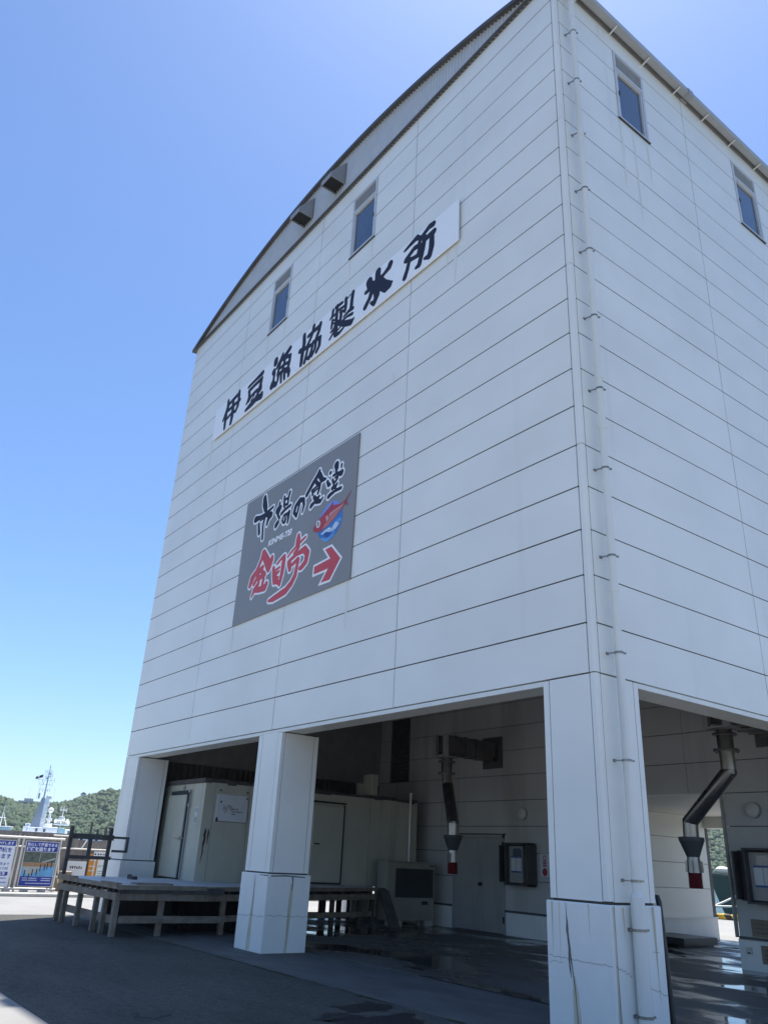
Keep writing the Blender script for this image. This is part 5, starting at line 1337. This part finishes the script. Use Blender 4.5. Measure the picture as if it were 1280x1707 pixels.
# ---------------------------------------------------------------- yard to the left: posters, boards, hoarding
def poster(y0, y1, z0, z1, label, body):
    o = empty("poster_board", (-23.4, (y0 + y1) / 2, 0), 0, label, "poster", "posters on the pipe frame")
    x = -23.38
    mb = MB(); mb.box(x - 0.03, x, y0, y1, z0, z1)
    part(mb, "panel", M['galv'], o)
    body(o, x, y0, y1, z0, z1)
def ytext(o, body, size, y, z, x, m, **k): return text("lettering", body, size, (x, y, z), (0, 1, 0), (0, 0, 1), m, o, **k)
def yrect(o, name, x, y0, y1, z0, z1, m, t=0.003):
    mb = MB(); mb.box(x, x + t, y0, y1, z0, z1); return part(mb, name, m, o)
def body_pier(o, x, y0, y1, z0, z1):
    a, b = y0 + 0.02, y1 - 0.02
    yrect(o, "heading", x + 0.001, a, b, z1 - 0.31, z1 - 0.02, M['poster_blue'])
    ytext(o, "安心して係留できる", 0.108, a + 0.03, z1 - 0.145, x + 0.006, M['poster_white'], fat=0.003)
    ytext(o, "桟橋を造ります", 0.125, a + 0.03, z1 - 0.285, x + 0.006, M['poster_white'], fat=0.004, sx=1.04)
    yrect(o, "picture", x + 0.001, a, b, z1 - 0.64, z1 - 0.325, M['poster_hill'])
    yrect(o, "picture_water", x + 0.001, a, b, z0 + 0.30, z1 - 0.642, M['poster_sky'])
    mb = MB(); mb.plate([(x + 0.005, a + 0.02, z1 - 0.77), (x + 0.005, b - 0.02, z1 - 0.75), (x + 0.005, b, z1 - 0.68), (x + 0.005, b - 0.1, z1 - 0.63), (x + 0.005, a, z1 - 0.65)], (1, 0, 0), 0.002); part(mb, "pier_picture", M['poster_pier'], o)
    mb = MB(); mb.plate([(x + 0.0045, a + 0.02, z1 - 0.76), (x + 0.0045, b - 0.35, z1 - 0.74), (x + 0.0045, a + 0.5, z1 - 0.90), (x + 0.0045, a + 0.25, z1 - 1.03), (x + 0.0045, a + 0.08, z1 - 0.92)], (1, 0, 0), 0.0018); part(mb, "slab_picture", M['poster_grey'], o)
    mb = MB()
    for u, zt in ((0.10, .42), (0.24, .33), (0.33, .45), (0.46, .47), (0.55, .60), (0.68, .62), (0.76, .66), (0.88, .70)): mb.box(x + 0.0072, x + 0.0085, a + u * (b - a), a + u * (b - a) + 0.03, z0 + zt - 0.14, z0 + zt + 0.06)
    part(mb, "pile_picture", M['ink'], o)
    mb = MB(); mb.plate([(x + 0.0047, b - 0.45, z1 - 0.62), (x + 0.0047, b - 0.02, z1 - 0.48), (x + 0.0047, b - 0.02, z1 - 0.53), (x + 0.0047, b - 0.38, z1 - 0.64)], (1, 0, 0), 0.001); mb.box(x + 0.0047, x + 0.0057, a + 0.5, a + 0.52, z1 - 0.62, z1 - 0.36); part(mb, "road_picture", M['poster_grey'], o)
    yrect(o, "footer", x + 0.001, a, b, z0 + 0.02, z0 + 0.298, M['poster_blue'])
    mb = MB(); random.seed(4)
    for k, z in enumerate((0.235, 0.175, 0.085)):
        for (s, e) in ((0.08, 0.52), (0.66, 0.95)) if k < 2 else ((0.2, 0.95),):
            y = a + s * (b - a)
            while y < a + e * (b - a):
                w = random.uniform(0.015, 0.04); mb.box(x + 0.0045, x + 0.006, y, y + w, z0 + z, z0 + z + 0.022); y += w + 0.01
    part(mb, "small_print", M['poster_white'], o)
def body_work(o, x, y0, y1, z0, z1):
    a, b = y0 + 0.02, y1 - 0.02
    yrect(o, "paper", x + 0.001, a, b, z0 + 0.02, z1 - 0.17, M['poster_white'])
    yrect(o, "heading", x + 0.001, a, b, z1 - 0.168, z1 - 0.02, M['poster_blue'])
    k = M['poster_blue']
    ytext(o, "かけします", 0.10, b - 0.05, z1 - 0.13, x + 0.006, M['poster_white'], align='RIGHT', fat=0.003)
    ytext(o, "鋼杭を", 0.16, b - 0.06, z1 - 0.35, x + 0.006, k, align='RIGHT', fat=0.004)
    ytext(o, "います", 0.16, b - 0.06, z1 - 0.54, x + 0.006, k, align='RIGHT', fat=0.004)
    ytext(o, "2020年まで", 0.10, b - 0.06, z1 - 0.74, x + 0.006, k, align='RIGHT', fat=0.001)
    ytext(o, "17:00", 0.11, b - 0.08, z1 - 0.87, x + 0.006, k, align='RIGHT', fat=0.001)
    yrect(o, "pill", x + 0.0045, b - 0.42, b - 0.06, z1 - 1.03, z1 - 0.93, M['poster_blue'])
    ytext(o, "工事", 0.09, b - 0.14, z1 - 1.015, x + 0.010, M['poster_white'], align='RIGHT', fat=0.002)
    mb = MB(); random.seed(8)
    for z in (0.32, 0.24, 0.12):
        y = b - 0.5
        while y < b - 0.08:
            w = random.uniform(0.015, 0.04); mb.box(x + 0.0045, x + 0.006, y, y + w, z0 + z, z0 + z + 0.03); y += w + 0.012
    part(mb, "small_print", M['poster_blue'], o)
poster(0.19, 1.25, 0.16, 1.51, "poster with a blue heading and a picture of a pier on piles", body_pier)
poster(-1.15, -0.10, 0.13, 1.50, "white text poster with a blue heading at the photo's left edge", body_work)
pf = empty("pipe_frame", (-23.45, 0, 0), 0, "white scaffold pipe frame carrying the two posters", "frame")
mb = MB()
mb.tube((-23.43, -3.2, 1.60), (-23.43, 1.42, 1.60), 0.035, n=10); mb.tube((-23.43, -3.2, 0.09), (-23.43, 1.40, 0.09), 0.035, n=10)
part(mb, "rail", M['galv'], pf, smooth=True)
for y in (-3.1, -1.22, -0.03, 0.12, 1.32):
    mb = MB(); mb.tube((-23.46, y, 0.0), (-23.46, y, 1.66), 0.03, n=10); part(mb, "post", M['galv'], pf, smooth=True)
mb = MB(); mb.tube((-23.46, 1.32, 1.2), (-24.3, 1.75, 0.0), 0.025, n=8); mb.tube((-23.46, -0.03, 0.7), (-24.2, 0.0, 0.0), 0.025, n=8)
part(mb, "stay", M['galv'], pf)
mb = MB()
for i in range(7): mb.bar((-23.35, -2.3 + i * 0.55, 0.05), (-23.7, -2.3 + i * 0.55, 0.05), 0.18, 0.10)
part(mb, "ballast", M['kerbc'], pf)
hf = empty("hoarding_fence", (-25.2, 1.5, 0), 0, "brown weathered ribbed hoarding fence behind the posters", "fence")
mb = MB(); n = 150; vs = []
for i, y in enumerate(np.linspace(-7, 8.4, n)):
    x = -25.2 + (0.04 if (i // 2) % 2 else 0)
    top = 1.80 if y < 2.35 else (1.62 if y < 3.3 else 1.70)
    vs += [(x, y, 0.0), (x, y, top)]
mb.add(vs, [(2 * i, 2 * i + 2, 2 * i + 3, 2 * i + 1) for i in range(n - 1)])
part(mb, "sheet", M['hoard'], hf)
mb = MB()
for i in range(9): mb.box(-25.30, -25.235, -6.5 + i * 1.8, -6.42 + i * 1.8, 0.0, 1.78)
part(mb, "post", M['wood_dk'], hf)
mb = MB(); mb.tube((-25.1, -7, 1.32), (-25.1, 8.4, 1.32), 0.03, n=8); mb.tube((-25.1, 1.5, 1.72), (-25.1, 8.4, 1.72), 0.03, n=8)
part(mb, "pipe", M['galv'], hf, smooth=True)
for i, (y, h) in enumerate(((2.86, 2.25), (3.12, 2.02), (3.42, 2.10), (3.68, 2.0), (4.0, 2.05))):
    mb = MB(); mb.box(-25.42, -25.36, y - 0.035, y + 0.035, 0.0, h)
    tag(mb.build("timber_stake", M['wood_dk']), "thin timber stake sticking up behind the hoarding fence", "stake", "stakes behind the hoarding")
def board(y0, y1, z0, z1, m, label, fn, x=-24.9):
    o = empty("site_board", (x, (y0 + y1) / 2, 0), 0, label, "board")
    mb = MB(); mb.box(x - 0.02, x, y0, y1, z0, z1); part(mb, "panel", m, o)
    mb = MB()
    for y in (y0 + 0.08, y1 - 0.08): mb.box(x - 0.07, x - 0.021, y - 0.025, y + 0.025, 0.0, z1)
    part(mb, "post", M['galv'], o)
    fn(o, x, y0, y1, z0, z1)
def fn_co(o, x, y0, y1, z0, z1):
    mb = MB(); random.seed(21); y = y0 + 0.10
    while y < y1 - 0.12:
        for _ in range(3):
            z = random.uniform(z1 - 0.24, z1 - 0.17); mb.box(x + 0.001, x + 0.003, y, y + 0.055, z, z + 0.02)
        mb.box(x + 0.001, x + 0.0025, y + 0.02, y + 0.036, z1 - 0.25, z1 - 0.15)
        y += 0.075
    part(mb, "print", M['ink'], o)
def fn_or(o, x, y0, y1, z0, z1):
    mb = MB()
    for i in range(3):
        for j, z in enumerate((z1 - 0.10, z1 - 0.22, z1 - 0.42, z1 - 0.56)):
            y = y0 + 0.04 + i * (y1 - y0 - 0.06) / 3
            mb.box(x + 0.001, x + 0.003, y, y + 0.05, z, z + 0.045)
    part(mb, "symbol", M['board_white'], o)
def fn_gr(o, x, y0, y1, z0, z1):
    mb = MB()
    for i in range(5):
        y = y0 + 0.04 + i * 0.045
        mb.bar((x + 0.002, y, z1 - 0.32 + 0.01 * i), (x + 0.002, y + 0.012, z1 - 0.22), 0.002, 0.014, up=(0, 1, 0))
    for k in range(3): mb.box(x + 0.001, x + 0.003, y0 + 0.05, y1 - 0.05, z1 - 0.44 - k * 0.07, z1 - 0.42 - k * 0.07)
    part(mb, "print", M['green'], o)
def fn_hd(o, x, y0, y1, z0, z1):
    mb = MB()
    for y in (y0 + 0.05, y0 + 0.16, y0 + 0.25): mb.ball((x + 0.001, y, (z0 + z1) / 2), 0.03, 8, sc=(0.05, 1, 1))
    for i in range(4): mb.box(x + 0.001, x + 0.003, y1 - 0.24 + i * 0.055, y1 - 0.205 + i * 0.055, (z0 + z1) / 2 - 0.025, (z0 + z1) / 2 + 0.025)
    part(mb, "print", M['ink'], o)
board(2.10, 2.76, 0.40, 0.93, M['board_white'], "pale board with one dark line of writing seen through the rail", fn_co)
board(2.84, 3.13, 0.40, 1.18, M['orange'], "orange board with rows of white symbols seen through the rail", fn_or)
board(3.15, 3.48, 0.40, 1.06, M['board_white'], "white board with green drawings beside the orange board", fn_gr)
board(2.95, 3.52, 1.09, 1.27, M['board_white'], "white strip with dark round marks above the orange board", fn_hd, x=-24.85)
mb = MB(); mb.bar((-25.0, 2.52, 1.35), (-25.0, 2.66, 1.62), 0.02, 0.13, up=(1, 0, 0))
tag(mb.build("white_sheet", M['board_white']), "small white sheet tied to the hoarding above the orange board", "sheet")
mb = MB(); mb.cbox(-24.6, -24.1, 1.55, 2.3, 0.0, 0.45, 0.02); mb.cbox(-24.5, -24.2, 1.7, 2.1, 0.451, 0.62, 0.02)
tag(mb.build("site_pallet", M['plate_br']), "brown stacked material under the boards beyond the platform", "stack")

# ---------------------------------------------------------------- boats
def local(o): return o
DS = 150.0; AZ = math.radians(164.95)
sx_, sy_ = 5.77 + DS * math.cos(AZ), -7.30 + DS * math.sin(AZ)
sh = empty("patrol_ship", (sx_, sy_, -1.25), AZ - PI / 2, "large white ship with a tapered grey tower and tall mast beyond the hoarding", "ship")
def lp(mb, name, m, par=None, smooth=False): return mb.build(name, m, par or sh, smooth)
W = 1.25
mb = MB()
hullp = [(-22, -3.2), (-24, 0), (-22, 3.2), (10, 3.4), (16, 2.2), (21, 0), (16, -2.2), (10, -3.4)]
mb.add([(x * 0.96, y * 0.86, 0) for x, y in hullp] + [(x, y, 3.7) for x, y in hullp], [list(range(8)), list(range(8, 16))[::-1]] + [(i, 8 + i, 8 + (i + 1) % 8, (i + 1) % 8) for i in range(8)])
lp(mb, "hull", M['shipwhite'])
mb = MB()
mb.cbox(-2.6, 0.3, -2.3, 2.3, 3.7, 4.8, 0.05); mb.cbox(0.3, 2.6, -2.4, 2.4, 3.7, 4.95, 0.05); mb.cbox(3.75, 4.75, -1.8, 1.8, 3.7, 4.75, 0.05)
mb.cbox(-2.4, -1.6, -1.0, 1.0, 4.8, 5.3, 0.04)
lp(mb, "deckhouse", M['shipwhite'])
mb = MB(); mb.cbox(2.65, 3.7, -2.3, 2.3, 3.7, 4.9, 0.05)
lp(mb, "blue_house", M['shipblue'])
mb = MB()
for x in (-0.75, 0.45): mb.box(x, x + 0.35, -2.44, -2.39, 4.15, 4.6)
for x in (4.2,): mb.box(x, x + 0.3, -1.83, -1.79, 3.95, 4.5)
lp(mb, "window", M['window_far'])
mb = MB()
def frus(mb, x0, x1, y0, y1, z0, u0, u1, w0, w1, z1):
    mb.add([(x0, y0, z0), (x1, y0, z0), (x1, y1, z0), (x0, y1, z0), (u0, w0, z1), (u1, w0, z1), (u1, w1, z1), (u0, w1, z1)], [(3, 2, 1, 0), (4, 5, 6, 7), (0, 1, 5, 4), (1, 2, 6, 5), (2, 3, 7, 6), (3, 0, 4, 7)])
frus(mb, -1.75, -0.25, -0.9, 0.9, 4.2, -0.75, -0.2, -0.4, 0.4, 9.4)
lp(mb, "tower", M['shipgrey'])
mb = MB()
frus(mb, -0.25, 0.45, -0.7, 0.7, 4.2, -0.2, 0.45, -0.5, 0.5, 9.2)
mb.cbox(-0.1, 0.75, -0.6, 0.6, 9.2, 9.75, 0.04); mb.cbox(-0.2, 0.62, -0.6, 0.6, 8.1, 8.6, 0.04)
for z in np.linspace(4.6, 8.8, 9): mb.box(-0.25, 0.60, -0.76, -0.70, z, z + 0.12)
lp(mb, "ladder_tower", M['shipwhite'])
mb = MB()
mb.tube((-0.45, 0, 9.4), (-0.40, 0, 14.6), 0.13, 0.05, n=8)
for z, w in ((10.6, 0.9), (11.5, 1.2), (12.2, 1.5), (12.8, 0.9), (13.5, 0.6)):
    mb.tube((-0.42 - w, 0, z), (-0.42 + w * 0.7, 0, z), 0.035, n=6)
    for k in (-1, -0.5, 0.35, 0.7): mb.tube((-0.42 + w * k, 0, z - 0.3), (-0.42 + w * k, 0, z + 0.35), 0.028, n=5)
mb.tube((-0.42, 0, 12.4), (0.2, 0, 13.3), 0.03, n=5); mb.tube((-1.0, 0, 11.5), (-0.42, 0, 13.6), 0.02, n=5); mb.tube((-1.6, 0, 9.2), (-1.2, 0, 12.2), 0.02, n=5)
mb.ball((-0.2, 0, 13.2), 0.16, 8); mb.ball((-0.6, 0, 12.5), 0.16, 8); mb.tube((-1.25, 0, 9.2), (-1.25, 0, 10.1), 0.15, n=8)
mb.tube((1.05, 0.5, 9.2), (1.0, 0.5, 11.0), 0.015, n=4); mb.tube((-3.0, 0.5, 7.2), (-2.8, 0.5, 11.0), 0.015, n=4)
lp(mb, "mast", M['shipgrey'])
mb = MB(); mb.add([(-1.25, 0, 13.05), (-2.35, 0.05, 12.6), (-2.35, 0.05, 12.2), (-1.25, 0, 12.6), (-1.25, 0.03, 13.05), (-2.35, 0.08, 12.6), (-2.35, 0.08, 12.2), (-1.25, 0.03, 12.6)], [(3, 2, 1, 0), (4, 5, 6, 7), (0, 1, 5, 4), (1, 2, 6, 5), (2, 3, 7, 6), (3, 0, 4, 7)])
fl_ = lp(mb, "flag", M['ink'])
mb = MB(); mb.ball((-1.9, 0.04, 12.62), 0.17, 10, sc=(1, 0.35, 1)); lp(mb, "flag_disc", M['shipwhite'], fl_)
mb = MB(); mb.tube((1.05, 0, 4.9), (1.05, 0, 7.2), 0.28, 0.16, n=10); mb.ball((1.05, 0, 7.55), 0.42, 14); mb.cbox(0.6, 1.5, -0.5, 0.5, 5.9, 6.3, 0.03); mb.cbox(0.55, 1.7, -0.6, 0.6, 4.95, 5.5, 0.04)
lp(mb, "radome", M['shipwhite'], smooth=False)
mb = MB()
mb.tube((2.95, 0, 4.9), (3.0, 0, 8.3), 0.07, 0.04, n=8); mb.tube((2.55, 0, 7.7), (3.5, 0, 7.7), 0.04, n=6); mb.tube((2.55, 0, 7.5), (2.55, 0, 8.2), 0.07, n=6); mb.tube((3.5, 0, 7.4), (3.5, 0, 8.0), 0.07, n=6)
mb.cbox(2.5, 3.4, -0.5, 0.5, 6.6, 6.7, 0.01); mb.cbox(1.9, 4.3, -1.2, 1.2, 5.35, 5.5, 0.02)
for x in np.linspace(1.95, 4.25, 9): mb.tube((x, -1.15, 5.5), (x, -1.15, 5.95), 0.03, n=5)
for z in (5.7, 5.95): mb.tube((1.95, -1.15, z), (4.25, -1.15, z), 0.03, n=5)
for x, z, s_ in ((2.1, 6.0, .28), (2.6, 6.15, .3), (3.2, 6.25, .32), (3.9, 6.0, .3), (4.1, 5.7, .25)): mb.ball((x, -0.3, z), s_, 8)
lp(mb, "bridge_gear", M['shipwhite'])
# small fishing boat at the left edge
az2 = math.radians(167.2); d2 = 118.0
fb = empty("fishing_boat", (5.77 + d2 * math.cos(az2), -7.30 + d2 * math.sin(az2), -1.25), az2 - PI / 2, "small white boat with a light mast at the left edge of the view", "boat")
mb = MB(); hp = [(-5, -1.3), (-5.4, 0), (-5, 1.3), (2.0, 1.4), (4.6, 0.6), (5.4, 0), (4.6, -0.6), (2.0, -1.4)]
mb.add([(x * 0.92, y * 0.75, 0) for x, y in hp] + [(x, y, 2.2 + max(0, x) * 0.12) for x, y in hp], [list(range(8)), list(range(8, 16))[::-1]] + [(i, 8 + i, 8 + (i + 1) % 8, (i + 1) % 8) for i in range(8)])
mb.build("hull", M['shipwhite'], fb)
mb = MB(); mb.cbox(-3.6, 1.2, -1.1, 1.1, 2.2, 4.15, 0.06); mb.cbox(-3.9, 1.4, -1.25, 1.25, 4.15, 4.28, 0.03); mb.build("cabin", M['shipwhite'], fb)
mb = MB()
for i in range(6): mb.box(-3.4 + i * 0.75, -2.95 + i * 0.75, -1.14, -1.095, 3.35, 3.8)
mb.build("window", M['window_far'], fb)
mb = MB(); mb.tube((-0.2, 0, 4.28), (-0.1, 0, 6.75), 0.06, 0.04, n=6); mb.tube((0.55, 0, 4.28), (-0.1, 0, 5.9), 0.04, n=6); mb.tube((-0.6, 0, 5.3), (0.3, 0, 5.3), 0.04, n=6); mb.build("mast", M['shipwhite'], fb)
mb = MB(); mb.tube((3.0, 0, 2.5), (3.0, 0, 4.4), 0.12, n=8); mb.cbox(2.8, 3.2, -0.2, 0.2, 4.4, 4.8, 0.03); mb.build("bow_post", M['shipwhite'], fb)

# moored hull seen through the passage
azb = math.radians(121.6); db = 44.0
bx_, by_ = 5.77 + db * math.cos(azb), -7.30 + db * math.sin(azb)
mo = empty("moored_boat", (bx_, by_, -1.25), azb - PI / 2, "dark green boat bow moored at the quay, seen through the passage", "boat")
prof_h = [(-0.55, 2.85, 0.06), (0.6, 2.75, 0.95), (2.5, 2.6, 1.6), (7.0, 2.45, 1.8), (13.0, 2.5, 1.6)]
mb = MB(); vs = []
low = [(0.45, 0.05), (0.9, 0.35), (2.6, 1.0), (7.0, 1.3), (13.0, 1.1)]
for (x, z, w), (xl, wl) in zip(prof_h, low):
    vs += [(xl, -wl, 0.0), (x, -w, z), (x, w, z), (xl, wl, 0.0)]
fs = []
for i in range(4):
    for j in range(4): fs.append((4 * i + j, 4 * i + 4 + j, 4 * i + 4 + (j + 1) % 4, 4 * i + (j + 1) % 4))
fs += [(3, 2, 1, 0), (16, 17, 18, 19)]
mb.add(vs, fs); mb.build("hull", M['hullgreen'], mo)
mb = MB()
for i in range(3):
    a, b = prof_h[i], prof_h[i + 1]
    mb.bar((a[0], -a[2], a[1] + 0.03), (b[0], -b[2], b[1] + 0.03), 0.12, 0.10)
mb.build("gunwale", M['hullgreen'], mo)
mb = MB(); mb.ball((0.15, 0, 3.05), 0.22, 10, sc=(1.5, 1, 0.8)); mb.ball((0.8, -0.3, 3.0), 0.16, 8); mb.cbox(1.0, 1.5, -0.4, 0.4, 2.75, 3.05, 0.04); mb.build("bow_gear", M['rope'], mo)
mb = MB(); mb.tube((1.35, -0.9, 2.5), (1.35, -0.9, 3.1), 0.07, n=8); mb.build("bollard", M['steel'], mo)
tp = MB(); R_t, r_t = 0.42, 0.13; nn, mm = 18, 8; vs = []
for i in range(nn):
    a = 2 * PI * i / nn
    for j in range(mm):
        b = 2 * PI * j / mm
        vs.append((1.55 + (R_t + r_t * math.cos(b)) * math.cos(a), -1.12 + r_t * math.sin(b), 1.0 + (R_t + r_t * math.cos(b)) * math.sin(a)))
tp.add(vs, [(i * mm + j, ((i + 1) % nn) * mm + j, ((i + 1) % nn) * mm + (j + 1) % mm, i * mm + (j + 1) % mm) for i in range(nn) for j in range(mm)])
o = tp.build("tyre_fender", M['tyre'])
o.matrix_world = Matrix.Translation((bx_, by_, -1.25)) @ Matrix.Rotation(azb - PI / 2, 4, 'Z')
tag(o, "black tyre fender hanging on the dark green bow", "fender")
def bpt(x, y, z): return Matrix.Translation((bx_, by_, -1.25)) @ Matrix.Rotation(azb - PI / 2, 4, 'Z') @ Vector((x, y, z))
def rope(p0, p1, sag, label):
    p0 = Vector(p0); p1 = Vector(p1)
    pts = [p0.lerp(p1, t) - Vector((0, 0, sag * 4 * t * (1 - t))) for t in np.linspace(0, 1, 12)]
    mb = MB(); mb.path(pts, 0.045, n=6)
    tag(mb.build("mooring_rope", M['rope']), label, "rope", "white mooring ropes")
rope(bpt(1.35, -0.9, 2.4), bpt(-3.2, -2.6, 0.75), 0.25, "white mooring rope sagging from the boat's deck post down to the left")
rope(bpt(1.6, -1.5, 1.62), bpt(-6.0, -3.4, 1.45), 0.05, "white mooring rope stretched nearly level across the bow")
mb = MB()
rb_ = bpt(0.85, -5.2, 0)
mb.tube((rb_.x, 23.55, 0.0), (rb_.x, 23.55, 0.28), 0.15, 0.12, n=14); mb.ball((rb_.x, 23.55, 0.32), 0.2, 12, sc=(1.2, 1, 0.6))
tag(mb.build("mooring_bollard", M['rust'], smooth=True), "rusty mooring bollard at the striped quay edge", "bollard")

# hotel on the ridge
azh = math.radians(166.0); dh = 585.0
hz = float(hill_z(166.0, np.array(585.0))) - 1.2
ho = empty("hillside_hotel", (5.77 + dh * math.cos(azh), -7.30 + dh * math.sin(azh), hz - 1), azh - PI / 2, "pale flat-roofed hotel among trees on the far ridge", "building")
mb = MB(); mb.box(-5.5, 6.5, -3, 4, 0, 6.4); mb.box(-2.5, 3.0, -3.5, 3, 6.4, 7.9); mb.box(-8.5, -5.5, -2, 3, 0, 5.0)
mb.build("wall", M['house'], ho)
mb = MB()
for z in (3.0, 4.7):
    mb.box(-5.0 if z < 7 else -2.2, 6.0 if z < 7 else 2.6, -3.58 if z > 7 else -3.06, -3.51 if z > 7 else -3.0, z, z + 1.1)
mb.build("window", M['window_far'], ho)
mb = MB(); mb.box(-6.0, 7.0, -3.6, 4.5, 6.4, 6.6) ; mb.box(-2.9, 3.4, -4, 3.5, 7.9, 8.05); mb.tube((1.2, 0, 8.0), (1.2, 0, 9.6), 0.4, n=8)
mb.build("roof", M['house'], ho)
azq = math.radians(162.8)
hz2 = float(hill_z(162.8, np.array(570.0)))
hs = empty("ridge_house", (5.77 + 570 * math.cos(azq), -7.30 + 570 * math.sin(azq), hz2), azq - PI / 2, "tiny pale house on the right shoulder of the far ridge", "house")
mb = MB(); mb.box(-1.6, 1.6, -2, 2, 0, 4.6); mb.build("wall", M['house'], hs)
mb = MB(); mb.plate([(-1.9, -2.3, 4.6), (1.9, -2.3, 4.6), (0, -2.3, 5.8)], (0, 1, 0), 4.6); mb.build("roof", M['roof'], hs)

# ---------------------------------------------------------------- air over the bay: far hills fade a little
hz_m = bpy.data.materials.new("haze_air"); hz_m.use_nodes = True
ht = hz_m.node_tree
for n_ in list(ht.nodes):
    if n_.type != 'OUTPUT_MATERIAL': ht.nodes.remove(n_)
pv = ht.nodes.new("ShaderNodeVolumePrincipled")
pv.inputs["Color"].default_value = (0.80, 0.88, 1.0, 1)
pv.inputs["Density"].default_value = 0.00020
ht.links.new(pv.outputs[0], ht.nodes["Material Output"].inputs["Volume"])
hb_ = MB(); hb_.box(-900, 900, -900, 900, -4.3, 62.0)
tag(hb_.build("haze", hz_m), kind='stuff')
